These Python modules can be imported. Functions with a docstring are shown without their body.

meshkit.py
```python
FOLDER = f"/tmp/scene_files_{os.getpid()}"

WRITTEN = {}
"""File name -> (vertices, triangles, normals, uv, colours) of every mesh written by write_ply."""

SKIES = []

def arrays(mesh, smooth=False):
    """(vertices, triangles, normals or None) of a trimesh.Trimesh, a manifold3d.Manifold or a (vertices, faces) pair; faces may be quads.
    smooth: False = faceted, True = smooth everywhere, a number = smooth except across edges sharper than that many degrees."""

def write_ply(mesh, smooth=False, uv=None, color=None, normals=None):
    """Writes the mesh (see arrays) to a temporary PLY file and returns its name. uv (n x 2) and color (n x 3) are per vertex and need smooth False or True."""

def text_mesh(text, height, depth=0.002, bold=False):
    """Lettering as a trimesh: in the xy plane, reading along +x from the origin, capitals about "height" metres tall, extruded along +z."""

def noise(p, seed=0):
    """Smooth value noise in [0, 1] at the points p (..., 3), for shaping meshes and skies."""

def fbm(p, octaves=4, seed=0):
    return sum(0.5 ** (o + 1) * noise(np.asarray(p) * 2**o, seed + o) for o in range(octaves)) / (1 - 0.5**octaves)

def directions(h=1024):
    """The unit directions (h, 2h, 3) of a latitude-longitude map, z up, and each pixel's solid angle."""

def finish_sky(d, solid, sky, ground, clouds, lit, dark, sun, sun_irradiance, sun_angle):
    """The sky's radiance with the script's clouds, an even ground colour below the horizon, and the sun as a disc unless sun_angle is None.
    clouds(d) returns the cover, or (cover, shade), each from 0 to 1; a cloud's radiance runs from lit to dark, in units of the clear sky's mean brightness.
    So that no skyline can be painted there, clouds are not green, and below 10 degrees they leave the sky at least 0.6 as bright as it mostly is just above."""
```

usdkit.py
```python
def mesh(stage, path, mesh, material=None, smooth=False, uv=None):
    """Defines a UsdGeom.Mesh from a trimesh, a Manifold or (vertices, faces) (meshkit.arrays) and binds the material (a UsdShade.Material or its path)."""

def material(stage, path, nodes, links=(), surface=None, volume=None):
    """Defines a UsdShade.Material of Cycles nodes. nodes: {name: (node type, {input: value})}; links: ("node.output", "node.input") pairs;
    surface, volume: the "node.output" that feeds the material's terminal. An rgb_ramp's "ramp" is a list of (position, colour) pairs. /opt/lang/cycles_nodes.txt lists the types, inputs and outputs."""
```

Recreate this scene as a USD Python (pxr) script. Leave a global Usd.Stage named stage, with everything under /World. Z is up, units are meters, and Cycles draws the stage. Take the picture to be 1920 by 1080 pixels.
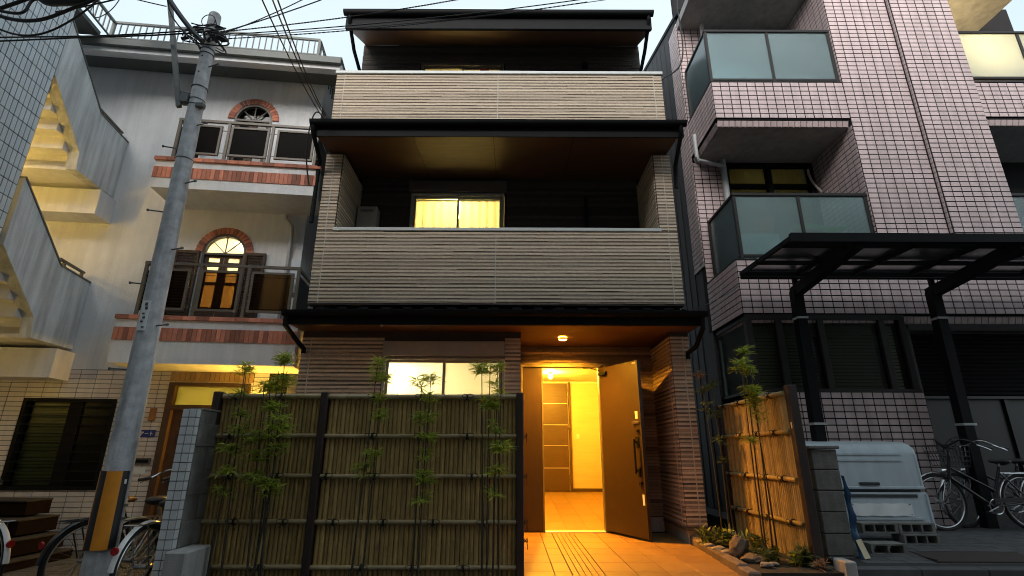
import math, random
import numpy as np, trimesh, usdkit, meshkit
from shapely.geometry import Polygon, box as sbox, Point
from shapely.ops import unary_union
from pxr import Usd, UsdGeom, UsdLux, UsdShade, Gf, Sdf

stage = Usd.Stage.CreateInMemory()
UsdGeom.SetStageUpAxis(stage, 'Z')
WORLD = UsdGeom.Xform.Define(stage, '/World')
UsdGeom.Scope.Define(stage, '/World/Looks')
R = random.Random(7)

# ------------------------------------------------------------------ camera, sky, sun, exposure
EXPOSURE = 1.85
cam = UsdGeom.Camera.Define(stage, '/World/camera')
th, ro = math.radians(17.85), 0.0035
rt0 = np.array([1, 0, 0.]); up0 = np.array([0, -math.sin(th), math.cos(th)]); fw = np.array([0, math.cos(th), math.sin(th)])
rt = rt0 * math.cos(ro) + up0 * math.sin(ro); up = -rt0 * math.sin(ro) + up0 * math.cos(ro)
cam.AddTransformOp().Set(Gf.Matrix4d(*rt, 0, *up, 0, *(-fw), 0, 0, 0, 1.05, 1))
cam.CreateHorizontalApertureAttr(36.0); cam.CreateVerticalApertureAttr(20.25)
cam.CreateFocalLengthAttr(963 / 1920 * 36.0); cam.CreateClippingRangeAttr(Gf.Vec2f(0.05, 5000))
cam.CreateExposureAttr(EXPOSURE)

SUN_EL, SUN_AZ = math.radians(24.0), math.radians(192)        # soft late light from behind the camera, veiled by thin cloud
SKY_STRENGTH, SUN_INTENSITY = 0.077, 0.31
dome = UsdLux.DomeLight.Define(stage, '/World/sky')
dome.GetPrim().SetCustomDataByKey('kind', 'structure')
sky_m = usdkit.material(stage, '/World/Looks/sky_dusk', {
    'tc': ('texture_coordinate', {}),
    's': ('sky_texture', {'sky_type': 'single_scattering', 'sun_disc': False, 'sun_elevation': SUN_EL, 'sun_rotation': SUN_AZ, 'altitude': 50.0}),
    'n': ('noise_texture', {'scale': 1.6, 'detail': 4.0}),
    'cr': ('rgb_ramp', {'ramp': [(0.25, (2.75, 3.45, 3.85)), (0.75, (3.75, 4.1, 4.25))]}),
    'mx': ('mix', {'fac': 0.9}),
    'b': ('background_shader', {'strength': SKY_STRENGTH})},
    [('tc.generated', 'n.vector'), ('n.fac', 'cr.fac'), ('s.color', 'mx.color1'), ('cr.color', 'mx.color2'), ('mx.color', 'b.color')], surface='b.background')
UsdShade.MaterialBindingAPI.Apply(dome.GetPrim()).Bind(sky_m)
sun = UsdLux.DistantLight.Define(stage, '/World/sun')
sun.CreateNormalizeAttr(True); sun.CreateIntensityAttr(SUN_INTENSITY); sun.CreateAngleAttr(40.0); sun.CreateColorAttr(Gf.Vec3f(1, .93, .87))
sd = np.array([math.sin(SUN_AZ) * math.cos(SUN_EL), math.cos(SUN_AZ) * math.cos(SUN_EL), math.sin(SUN_EL)])
zx = np.cross([0, 0, 1.], sd); zx /= np.linalg.norm(zx); zy = np.cross(sd, zx)
sun.AddTransformOp().Set(Gf.Matrix4d(*zx, 0, *zy, 0, *sd, 0, 0, 0, 30, 1))

# ------------------------------------------------------------------ materials
MATS = {}
def mat(name, c, rough=.6, var=.12, scale=5., bump=0., bscale=60., metal=0., rand=0., spec=.5, streak=0., squash=(1, 1, 1), trans=None, dark=None):
    c = np.array(c, float)
    nd = {'g': ('geometry', {}), 'mp': ('mapping', {'scale': squash}), 'n': ('noise_texture', {'scale': scale, 'detail': 4.0, 'roughness': .6}),
          'r': ('rgb_ramp', {'ramp': [(.25, tuple(c * (1 - var))), (.75, tuple(c * (1 + var)))]}),
          'p': ('principled_bsdf', {'roughness': rough, 'metallic': metal, 'specular_ior_level': spec})}
    ln = [('g.position', 'mp.vector'), ('mp.vector', 'n.vector'), ('n.fac', 'r.fac')]
    out = 'r.color'
    if streak:
        nd['mp2'] = ('mapping', {'scale': (7, 7, .5)}); nd['n2'] = ('noise_texture', {'scale': 1.2, 'detail': 5.0, 'roughness': .65})
        nd['r2'] = ('rgb_ramp', {'ramp': [(.35, (1 - streak,) * 3), (.62, (1, 1, 1))]}); nd['ms'] = ('mix', {'mix_type': 'multiply', 'fac': 1.0})
        ln += [('g.position', 'mp2.vector'), ('mp2.vector', 'n2.vector'), ('n2.fac', 'r2.fac'), (out, 'ms.color1'), ('r2.color', 'ms.color2')]; out = 'ms.color'
    if rand:
        nd['oi'] = ('object_info', {}); nd['ad'] = ('math', {'math_type': 'add'}); nd['fr'] = ('math', {'math_type': 'fraction'})
        nd['mr'] = ('map_range', {'to_min': 1 - rand, 'to_max': 1 + rand}); nd['cc'] = ('combine_color', {}); nd['mu'] = ('mix', {'mix_type': 'multiply', 'fac': 1.0})
        ln += [('oi.random', 'ad.value1'), ('g.random_per_island', 'ad.value2'), ('ad.value', 'fr.value1'), ('fr.value', 'mr.value'),
               ('mr.result', 'cc.r'), ('mr.result', 'cc.g'), ('mr.result', 'cc.b'), (out, 'mu.color1'), ('cc.color', 'mu.color2')]; out = 'mu.color'
    if bump:
        nd['bn'] = ('noise_texture', {'scale': bscale, 'detail': 3.0}); nd['b'] = ('bump', {'strength': bump, 'distance': .01})
        ln += [('g.position', 'bn.vector'), ('bn.fac', 'b.height'), ('b.normal', 'p.normal')]
    ln.append((out, 'p.base_color')); surf = 'p.BSDF'
    if trans:
        nd['t'] = ('translucent_bsdf' if False else 'diffuse_bsdf', {}); del nd['t']
        nd['tl'] = ('translucent_bsdf', {'color': tuple(np.minimum(c * 1.5, .95))}); nd['mc'] = ('mix_closure', {'fac': trans})
        ln += [('p.BSDF', 'mc.closure1'), ('tl.BSDF', 'mc.closure2')]; surf = 'mc.closure'
    MATS[name] = usdkit.material(stage, '/World/Looks/' + name, nd, ln, surface=surf); return MATS[name]

def emit(name, c, s):
    MATS[name] = usdkit.material(stage, '/World/Looks/' + name, {'e': ('emission', {'color': c, 'strength': s})}, [], surface='e.emission')
def pane(name, tint, gloss_rough=.03, ior=1.5):
    MATS[name] = usdkit.material(stage, '/World/Looks/' + name, {
        't': ('transparent_bsdf', {'color': tint}), 'gl': ('glossy_bsdf', {'color': (1, 1, 1), 'roughness': gloss_rough}), 'f': ('fresnel', {'IOR': ior}), 'm': ('mix_closure', {})},
        [('f.fac', 'm.fac'), ('t.BSDF', 'm.closure1'), ('gl.BSDF', 'm.closure2')], surface='m.closure')
def frosted(name, tint, blur=.25, body=.35, rough=.12, film=0.):
    nd = {'tl': ('translucent_bsdf', {'color': tint}), 'rf': ('refraction_bsdf', {'color': tint, 'roughness': blur, 'IOR': 1.02}), 'a': ('mix_closure', {'fac': body}),
          'gl': ('glossy_bsdf', {'color': (1, 1, 1), 'roughness': rough}), 'f': ('fresnel', {'IOR': 1.5}), 'm': ('mix_closure', {})}
    ln = [('rf.BSDF', 'a.closure1'), ('tl.BSDF', 'a.closure2'), ('f.fac', 'm.fac'), ('a.closure', 'm.closure1'), ('gl.BSDF', 'm.closure2')]
    if film:
        nd['gp'] = ('geometry', {}); nd['ns'] = ('noise_texture', {'scale': .55, 'detail': 3.0, 'roughness': .4}); nd['rm'] = ('rgb_ramp', {'ramp': [(.25, (film * .6,) * 3), (.75, (film * 2.0,) * 3)]}); nd['sc'] = ('separate_color', {}); ln += [('gp.position', 'ns.vector'), ('ns.fac', 'rm.fac'), ('rm.color', 'sc.color'), ('sc.r', 'm0.fac')]
        nd['df'] = ('diffuse_bsdf', {'color': tint}); nd['m0'] = ('mix_closure', {'fac': film}); ln[3] = ('m0.closure', 'm.closure1'); ln += [('a.closure', 'm0.closure1'), ('df.BSDF', 'm0.closure2')]
    MATS[name] = usdkit.material(stage, '/World/Looks/' + name, nd, ln, surface='m.closure')

mat('asphalt', (.035, .035, .037), .85, .25, 30, .5, 220)
mat('paver', (.065, .065, .068), .8, .2, 12, .4, 150, rand=.15)
mat('joint_dark', (.02, .02, .02), .9)
mat('porch_tile', (.26, .145, .045), .45, .1, 9, .15, 120, rand=.12)
mat('siding_light', (.54, .445, .33), .7, .12, 22, .25, 160, rand=.2)
mat('siding_brown', (.28, .22, .17), .75, .2, 22, .3, 160, rand=.5)
mat('siding_gap', (.05, .042, .036), .85)
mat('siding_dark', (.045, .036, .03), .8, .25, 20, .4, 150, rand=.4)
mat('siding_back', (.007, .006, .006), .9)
mat('sealant', (.5, .46, .4), .7)
mat('cap_metal', (.52, .55, .54), .4, .05, 4)
mat('plinth', (.45, .44, .42), .8, .12, 6, .2, 120, streak=.25)
mat('black_metal', (.006, .007, .008), .6, .2, 8, spec=.14)
mat('soffit_wood', (.11, .05, .02), .55, .25, 3, .1, 60, squash=(1, 6, 1))
mat('door_brown', (.026, .014, .009), .42, .2, 6, .08, 90, squash=(8, 8, .7))
mat('door_edge', (.03, .02, .015), .5)
mat('hall_wall', (.62, .5, .3), .6, .08, 3, squash=(.6, .6, 9))
mat('hall_white', (.7, .66, .58), .7)
mat('inner_door', (.075, .04, .02), .5, .2, 5, squash=(1, 1, 8))
mat('aluminium', (.6, .6, .58), .35, .05, 5, metal=.6)
mat('frame_bronze', (.1, .085, .07), .45)
mat('frame_dark', (.018, .016, .015), .45, spec=.3)
mat('frame_grey', (.3, .285, .26), .5)
mat('shutter_grey', (.3, .275, .24), .5)
mat('curtain', (.75, .68, .5), .8, .05, 4, trans=.6)
mat('room_wall', (.75, .68, .5), .8)
mat('stucco', (.78, .79, .8), .85, .06, 3, .8, 95, streak=.12)
mat('stucco_stained', (.70, .74, .75), .85, .08, 3, .9, 90, streak=.38)
mat('concrete', (.4, .39, .375), .85, .15, 4, .4, 90, streak=.2)
mat('concrete_block', (.2, .195, .18), .9, .3, 9, .6, 140, streak=.25)
mat('pole_concrete', (.55, .57, .59), .85, .3, 11, .5, 140, streak=.42)
mat('tile_pink', (.57, .45, .445), .38, .08, 2, .05, 60, rand=.13, streak=.2)
mat('grout_dark', (.012, .011, .012), .95)
mat('tile_white', (.7, .65, .62), .35, .05, 4, .05, 60, rand=.06, streak=.12)
mat('tile_gate', (.7, .72, .73), .3, .05, 4, .05, 60, rand=.05, streak=.1)
mat('tile_wall', (.6, .67, .71), .3, .05, 4, .05, 60, rand=.05)
mat('brick_red', (.46, .17, .105), .75, .2, 15, .4, 160, rand=.5)
mat('brick_tan', (.36, .24, .12), .7, .15, 15, .3, 160, rand=.2)
mat('mortar', (.3, .28, .27), .9)
mat('smoked', (.045, .03, .02), .25, .05, 3)
mat('rail_bronze', (.12, .095, .065), .45, .1, 6)
mat('rail_green', (.10, .11, .10), .5, .1, 6)
mat('wood_dark', (.07, .035, .018), .6, .25, 6, .15, 80, squash=(6, 6, 1))
mat('cane', (.42, .29, .105), .5, .3, 7, .1, 60, rand=.22, squash=(3, 3, 1.2))
mat('cane_right', (.34, .25, .095), .5, .3, 7, .1, 60, rand=.32, squash=(3, 3, 1.2))
mat('rail_cane', (.36, .28, .15), .45, .25, 6, .08, 50)
mat('rope', (.012, .011, .01), .9)
mat('step_brown', (.012, .007, .005), .85, .3, 8, .2, 90, spec=.08)
mat('tread_dark', (.05, .045, .04), .9, .3, 8, spec=.1)
mat('post_brown', (.035, .02, .016), .6, .25, 8, .2, 90, squash=(6, 6, .8))
mat('leaf', (.31, .37, .05), .5, .3, 20, rand=.35, trans=.35)
mat('leaf_dark', (.08, .11, .03), .5, .3, 20, rand=.35, trans=.3)
mat('leaf_dry', (.26, .17, .1), .7, .3, 20, rand=.3, trans=.3)
mat('stem', (.035, .03, .018), .5, .4, 14)
mat('rock', (.16, .12, .085), .9, .35, 7, .8, 50)
mat('pebble', (.24, .2, .165), .8, .2, 9, .3, 60)
mat('soil', (.035, .028, .02), .95, .4, 25, .8, 90)
mat('edging', (.13, .10, .085), .85, .3, 9, .5, 90, rand=.2)
mat('bin_plastic', (.52, .6, .65), .42, .07, 3, .05, 40, streak=.12)
mat('bin_dark', (.04, .045, .05), .7)
mat('banner', (.85, .87, .88), .5, .08, 5)
mat('tarp_blue', (.012, .07, .16), .45, .2, 10)
mat('paper', (.7, .62, .42), .7, .1, 20)
mat('rust', (.035, .023, .018), .8, .3, 30, .4, 120)
mat('tyre', (.015, .015, .015), .8)
mat('chrome', (.6, .6, .6), .22, .05, 5, metal=1.)
mat('bike_black', (.015, .016, .018), .3)
mat('bike_cream', (.5, .42, .28), .35)
mat('bike_white', (.72, .72, .7), .35)
mat('saddle_black', (.02, .02, .022), .6)
mat('saddle_brown', (.16, .06, .035), .55)
mat('reflector', (.4, .02, .02), .25)
mat('basket', (.05, .052, .055), .5)
mat('gate_orange', (.75, .28, .02), .5, .1, 8)
mat('gate_black', (.012, .012, .013), .5)
mat('plate_white', (.72, .75, .76), .4, .06, 8)
mat('ink', (.05, .05, .06), .6)
mat('plate_blue', (.015, .03, .2), .35)
mat('letter_white', (.8, .8, .8), .5)
mat('tag_wood', (.3, .13, .03), .5)
mat('cable', (.01, .01, .011), .55)
mat('galv', (.1, .115, .115), .5, .3, 20, metal=.3)
mat('pipe_grey', (.42, .44, .45), .5, .08, 6)
mat('pipe_pink', (.5, .42, .4), .5, .08, 6)
mat('cladding', (.03, .028, .03), .55, .15, 2, spec=.25)
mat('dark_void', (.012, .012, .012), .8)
mat('blind_green', (.32, .40, .2), .7, .1, 4)
mat('blind_brown', (.38, .34, .25), .7, .1, 4)
mat('louver', (.014, .0135, .014), .4)
mat('white_box', (.85, .85, .83), .5)
mat('orange_plastic', (.7, .22, .02), .45)
mat('green_plastic', (.12, .5, .06), .45)
mat('red_mark', (.5, .01, .01), .5)
mat('roof_far', (.1, .09, .085), .8)
mat('far_wall', (.22, .2, .18), .85, .1, 1.5)
pane('pane_clear', (.92, .94, .93))
pane('pane_dark', (.35, .38, .36), .05, 1.28)
pane('pane_matt', (.6, .66, .6), .35, 1.25)
pane('pane_smoke_thin', (.42, .30, .16), .3, 1.15)
pane('pane_smoke', (.06, .046, .032), .45, 1.12)
frosted('frost_warm', (.95, .95, .9), .3, .75)
frosted('frost_teal', (.66, .84, .86), .08, .12, .12, film=.10)
frosted('frost_lit', (.85, .9, .85), .3, .75, .12, film=.1)
frosted('frost_roof', (.95, .97, .94), .3, .8, .3)
emit('lamp_hall', (1, .50, .035), 1050.)
emit('lamp_porch', (1, .40, .022), 3800.)
emit('lamp_room', (1, .86, .5), 26.)
emit('lamp_room_up', (1, .78, .30), 11.)
emit('lamp_amber', (1, .55, .07), 75.)
emit('lamp_stair', (1, .60, .10), 28.)
emit('lamp_bulb', (1, .74, .36), 130.)
emit('lamp_transom', (1, .72, .06), 9.)
emit('lamp_dim', (1, .75, .3), 2.2)
emit('lamp_stair_low', (1, .62, .12), 11.)
emit('lamp_cream', (1, .85, .55), 14.)

# ------------------------------------------------------------------ prims
USED = {}
def numbered(parent, name):
    k = (str(parent), name); n = USED.get(k, -1) + 1; USED[k] = n
    return f'{parent}/{name}' + (f'_{n:03d}' if n else '')
class Part:
    def __init__(s, path, base): s.path, s.base = path, base
    def part(s, name, mesh, m, smooth=False, label=None, kind=None):
        p = numbered(s.path, name)
        v, f = as_vf(mesh)
        pr = usdkit.mesh(stage, p, (v - s.base, f), MATS[m], smooth=smooth).GetPrim()
        if label: pr.SetCustomDataByKey('label', label)
        if kind: pr.SetCustomDataByKey('kind', kind)
        return Part(p, s.base)
def as_vf(m):
    if isinstance(m, list):
        m = join(m)
    if isinstance(m, tuple): return np.asarray(m[0], float), np.asarray(m[1], int)
    if hasattr(m, 'to_mesh'):
        q = m.to_mesh(); return np.array(q.vert_properties[:, :3], float), np.array(q.tri_verts)
    return np.array(m.vertices), np.array(m.faces)
def join(ms):
    vs, fs, n = [], [], 0
    for m in ms:
        v, f = as_vf(m); vs.append(v); fs.append(f + n); n += len(v)
    return np.vstack(vs), np.vstack(fs)
def data(pr, label=None, cat=None, group=None, kind=None):
    for k, v in (('label', label), ('category', cat), ('group', group), ('kind', kind)):
        if v: pr.SetCustomDataByKey(k, v)
def thing(name, label, cat, base=(0, 0, 0), group=None, kind=None):
    p = numbered('/World', name); x = UsdGeom.Xform.Define(stage, p); x.AddTranslateOp().Set(Gf.Vec3d(*map(float, base)))
    data(x.GetPrim(), label, cat, group, kind); return Part(p, np.array(base, float))
def single(name, mesh, m, label=None, cat=None, group=None, kind=None, smooth=False):
    v, f = as_vf(mesh); base = np.array([v[:, 0].mean(), v[:, 1].mean(), v[:, 2].min()])
    p = numbered('/World', name); mm = usdkit.mesh(stage, p, (v - base, f), MATS[m], smooth=smooth)
    mm.AddTranslateOp().Set(Gf.Vec3d(*base)); data(mm.GetPrim(), label, cat, group, kind); return Part(p, base)

# ------------------------------------------------------------------ mesh helpers
BF = np.array([[0, 2, 1], [0, 3, 2], [4, 5, 6], [4, 6, 7], [0, 1, 5], [0, 5, 4], [1, 2, 6], [1, 6, 5], [2, 3, 7], [2, 7, 6], [3, 0, 4], [3, 4, 7]])
def box(x0, x1, y0, y1, z0, z1):
    v = np.array([[x0, y0, z0], [x1, y0, z0], [x1, y1, z0], [x0, y1, z0], [x0, y0, z1], [x1, y0, z1], [x1, y1, z1], [x0, y1, z1]], float)
    return v, BF
def bev(x0, x1, y0, y1, z0, z1, b=.006):
    import manifold3d as m3
    pts = []
    for ax in range(3):
        for sx in (0, 1):
            for sy in (0, 1):
                for sz in (0, 1):
                    o = [b, b, b]; o[ax] = 0
                    pts.append((x0 + o[0] if sx == 0 else x1 - o[0], y0 + o[1] if sy == 0 else y1 - o[1], z0 + o[2] if sz == 0 else z1 - o[2]))
    return as_vf(m3.Manifold.hull_points(np.array(pts)))
def fr(o, u, n):
    """frame: local (a along u, b along n, z)"""
    o, u, n = np.array(o, float), np.array([*u, 0.]), np.array([*n, 0.])
    def f(m):
        v, t = as_vf(m); w = o + v[:, :1] * u + v[:, 1:2] * n + v[:, 2:3] * np.array([0, 0, 1.])
        if u[0] * n[1] - u[1] * n[0] < 0: t = t[:, ::-1]
        return w, t
    return f
def bar(p, q, w, h=None, up=(0, 0, 1)):
    p, q = np.array(p, float), np.array(q, float); h = h or w; d = q - p; L = np.linalg.norm(d); d /= L
    s = np.cross(d, up); s = s if np.linalg.norm(s) > 1e-6 else np.cross(d, (0, 1, 0)); s /= np.linalg.norm(s); t = np.cross(s, d)
    v, f = box(-w / 2, w / 2, 0, L, -h / 2, h / 2)
    return p + v[:, :1] * s + v[:, 1:2] * d + v[:, 2:3] * t, f
def tube(pts, r, n=7, caps=True):
    pts = np.array(pts, float); rs = np.broadcast_to(np.asarray(r, float), (len(pts),))
    t = np.gradient(pts, axis=0); t /= np.maximum(np.linalg.norm(t, axis=1, keepdims=True), 1e-9)
    a = np.cross(t[0], (0, 0, 1.)); a = a if np.linalg.norm(a) > 1e-3 else np.array([1., 0, 0]); a /= np.linalg.norm(a)
    V = []; ang = np.arange(n) / n * 2 * np.pi
    for i in range(len(pts)):
        a = a - t[i] * (a @ t[i]); a /= np.linalg.norm(a); b = np.cross(t[i], a)
        V.append(pts[i] + rs[i] * (np.cos(ang)[:, None] * a + np.sin(ang)[:, None] * b))
    V = np.vstack(V); F = []
    for i in range(len(pts) - 1):
        for j in range(n):
            k = (j + 1) % n; p, q, s, u = i * n + j, i * n + k, (i + 1) * n + k, (i + 1) * n + j
            F += [(p, q, s), (p, s, u)]
    if caps:
        m = len(pts) * n; V = np.vstack([V, pts[:1], pts[-1:]]); e = (len(pts) - 1) * n
        for j in range(n): F += [(m, (j + 1) % n, j), (m + 1, e + j, e + (j + 1) % n)]
    return V, np.array(F)
def smooth_path(pts, k=6):
    from scipy.interpolate import CubicSpline
    pts = np.array(pts, float); s = np.r_[0, np.cumsum(np.linalg.norm(np.diff(pts, axis=0), axis=1))]
    return CubicSpline(s, pts)(np.linspace(0, s[-1], k * (len(pts) - 1) + 1))
def sag(p, q, d, n=14):
    t = np.linspace(0, 1, n)[:, None]; p, q = np.array(p, float), np.array(q, float); r = p + (q - p) * t; r[:, 2] -= (4 * d * t * (1 - t))[:, 0]; return r
def ring(c, ax, Rr, r, n=28, m=6, a0=0., a1=2 * math.pi):
    """torus (or arc) round axis ax"""
    ax = np.array(ax, float); ax /= np.linalg.norm(ax); e = np.cross(ax, (0, 0, 1.)); e = e if np.linalg.norm(e) > .05 else np.array([1., 0, 0]); e /= np.linalg.norm(e); g = np.cross(ax, e)
    full = a1 - a0 > 6.28; t = np.linspace(a0, a1, n + (1 if full else 0)); P = np.array(c) + Rr * (np.cos(t)[:, None] * e + np.sin(t)[:, None] * g)
    return tube(P, r, m, caps=not full)
def prism(poly, y0, y1, hgt='xz'):
    """polygon in (x,z) extruded over y0..y1"""
    ms = []
    for g in getattr(poly, 'geoms', [poly]):
        m = trimesh.creation.extrude_polygon(g, y1 - y0, engine='earcut'); v = np.array(m.vertices)
        ms.append((np.c_[v[:, 0], y0 + v[:, 2], v[:, 1]], np.array(m.faces)[:, ::-1]))
    return join(ms)
def flip(m): v, f = as_vf(m); return v, f[:, ::-1]

# tiles: each a small proud slab; the biggest in view become parts, the rest one part
EYE = np.array([0, 0, 1.05])
class Tiler:
    def __init__(s): s.t = []
    def add(s, m, mat_):
        v, f = as_vf(m); c = v.mean(0); d = c - EYE
        fz = d[1] * math.cos(th) + d[2] * math.sin(th); upz = -d[1] * math.sin(th) + d[2] * math.cos(th)
        if fz > .1 and abs(d[0] / fz) < 1.0 and abs(upz / fz) < .57:
            e = v[:4] if len(v) < 8 else v; q = e - EYE; zf = q[:, 1] * math.cos(th) + q[:, 2] * math.sin(th)
            X = q[:, 0] / zf; Y = (-q[:, 1] * math.sin(th) + q[:, 2] * math.cos(th)) / zf; a = np.ptp(X) * np.ptp(Y)
        else: a = 0
        s.t.append((a, v, f, mat_))
    def grid(s, o, u, n, L, z0, z1, pw, ph, mat_='tile_pink', gap=.008, proud=.006, ok=None, a0=0.):
        F = fr(o, u, n); nu = max(1, int(round(L / pw))); nz = max(1, int(round((z1 - z0) / ph))); pw, ph = L / nu, (z1 - z0) / nz
        v, f = box(0, 1, 0, 1, 0, 1); keep = f[[2, 3, 0, 1, 4, 5, 6, 7, 10, 11]]      # drop the hidden back (b = 0 is the wall)
        keep = np.array([t for t in f.tolist() if not all(v[i][1] == 0 for i in t)])
        for i in range(nu):
            for j in range(nz):
                a, z = i * pw, z0 + j * ph
                if ok and not ok(a + pw / 2 + a0, z + ph / 2): continue
                w = v * np.array([pw - gap, proud * R.uniform(.8, 1.2), ph - gap]) + np.array([a + gap / 2, 0, z + gap / 2])
                s.add(F((w, keep)), mat_)
    def build(s, T, name='tile', most=295):
        s.t.sort(key=lambda q: -q[0])
        for a, v, f, m in s.t[:most]: T.part(name, (v, f), m)
        rest = {}
        for a, v, f, m in s.t[most:]: rest.setdefault(m, []).append((v, f))
        for m, l in rest.items(): T.part('further_' + name + 's', join(l), m, kind='stuff')

def courses(P, o, u, n, L, z0, z1, pitch=.0545, ma='siding_light', mb='siding_brown', joints=(), seed=0, dep=.012):
    """ribbed siding: every course is one part (a light rib over short darker strips of uneven depth)"""
    rr = random.Random(seed); F = fr(o, u, n); nz = int(round((z1 - z0) / pitch)); pitch = (z1 - z0) / nz
    spans = []; e = [0] + sorted(joints) + [L]
    for a, b in zip(e[:-1], e[1:]): spans.append((a + .004, b - .004))
    v0, f0 = box(0, 1, 0, 1, 0, 1); keep = np.array([t for t in f0.tolist() if not all(v0[i][1] == 0 for i in t)])
    def bx(a, b, d, c, e): return v0 * np.array([b - a, d, e - c]) + np.array([a, 0, c]), keep
    for j in range(nz):
        z = z0 + j * pitch; top, low = [], []
        for a, b in spans:
            x = a
            while x < b - 1e-6:
                w = min(b - x, rr.uniform(.35, .95)); w = b - x if b - x - w < .15 else w
                top.append(bx(x, x + w, dep + rr.uniform(-.003, .003), z + pitch * rr.uniform(.40, .46), z + pitch * .97)); x += w
            x = a
            while x < b - 1e-6:
                w = min(b - x, rr.uniform(.18, .7)); w = b - x if b - x - w < .1 else w
                low.append(bx(x, x + w, dep * rr.choice((.3, .5, .7, .95)), z + pitch * .04, z + pitch * rr.choice((.28, .34, .40)))); x += w
        c = P.part('siding_course', F(join(top)), ma); c.part('lower_strip', F(join(low)), mb)
    for jx in joints:
        P.part('joint_strip', F(box(jx - .006, jx + .006, 0, dep + .002, z0, z1)), 'sealant')

def brickwork(P, o, u, n, L, z0, z1, ph=.06, lo=.14, hi=.4, m='siding_dark', seed=1, d0=.004, d1=.02):
    rr = random.Random(seed); F = fr(o, u, n); nz = int(round((z1 - z0) / ph)); ph = (z1 - z0) / nz
    v0, f0 = box(0, 1, 0, 1, 0, 1); keep = np.array([t for t in f0.tolist() if not all(v0[i][1] == 0 for i in t)])
    for j in range(nz):
        x = 0; row = []
        while x < L - 1e-6:
            w = min(L - x, rr.uniform(lo, hi)); w = L - x if L - x - w < lo * .5 else w
            row.append((v0 * np.array([w - .004, rr.uniform(d0, d1), ph - .006]) + np.array([x + .002, 0, z0 + j * ph + .003]), keep)); x += w
        P.part('siding_course', F(join(row)), m)

# ------------------------------------------------------------------ ground, pavements, porch floor
def gz(x): return float(np.interp(x, [-4.0, -3.0, -2.7, 3.0], [-.19, -.17, -.03, -.03]))
xs = np.r_[-120, -40, -12, np.linspace(-6, 6, 25), 12, 40, 120]; ys = np.r_[-120, -40, -8, 0, 3, 5, 8, 12, 40, 160]
V = np.array([[x, y, gz(x)] for y in ys for x in xs]); nx = len(xs); Fq = []
for j in range(len(ys) - 1):
    for i in range(nx - 1):
        a = j * nx + i; Fq += [(a, a + 1, a + nx + 1), (a, a + nx + 1, a + nx)]
single('ground', (V, np.array(Fq)), 'asphalt', kind='structure')

def pz(y): return float(np.interp(y, [5.3, 6.3], [.08, .175]))
pv = thing('pavement', None, None, (5, 6, 0), kind='structure')
prof = Polygon([(5.22, -.2), (5.22, .076), (6.3, .171), (13, .171), (13, -.2)])
m = trimesh.creation.extrude_polygon(prof, 9, engine='earcut'); v = np.array(m.vertices)
pv.part('bed', (np.c_[3.05 + v[:, 2], v[:, 0], v[:, 1]], np.array(m.faces)), 'joint_dark')
pl = []
for j in range(20):
    y0 = 5.32 + j * .1; off = .1 * (j % 2)
    for i in range(28):
        x0 = 3.4 + i * .2 + off - .1; h = R.uniform(-.0015, .0015)
        v, f = box(x0 + .003, x0 + .197, y0 + .003, y0 + .097, 0, 1)
        v[:, 2] = [pz(a[1]) + (.008 + h if a[2] > .5 else -.01) for a in v]; pl.append((v, f))
for p in pl[:295]: pv.part('paver', p, 'paver')
pv.part('further_pavers', join(pl[295:]), 'paver', kind='stuff')
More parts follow.
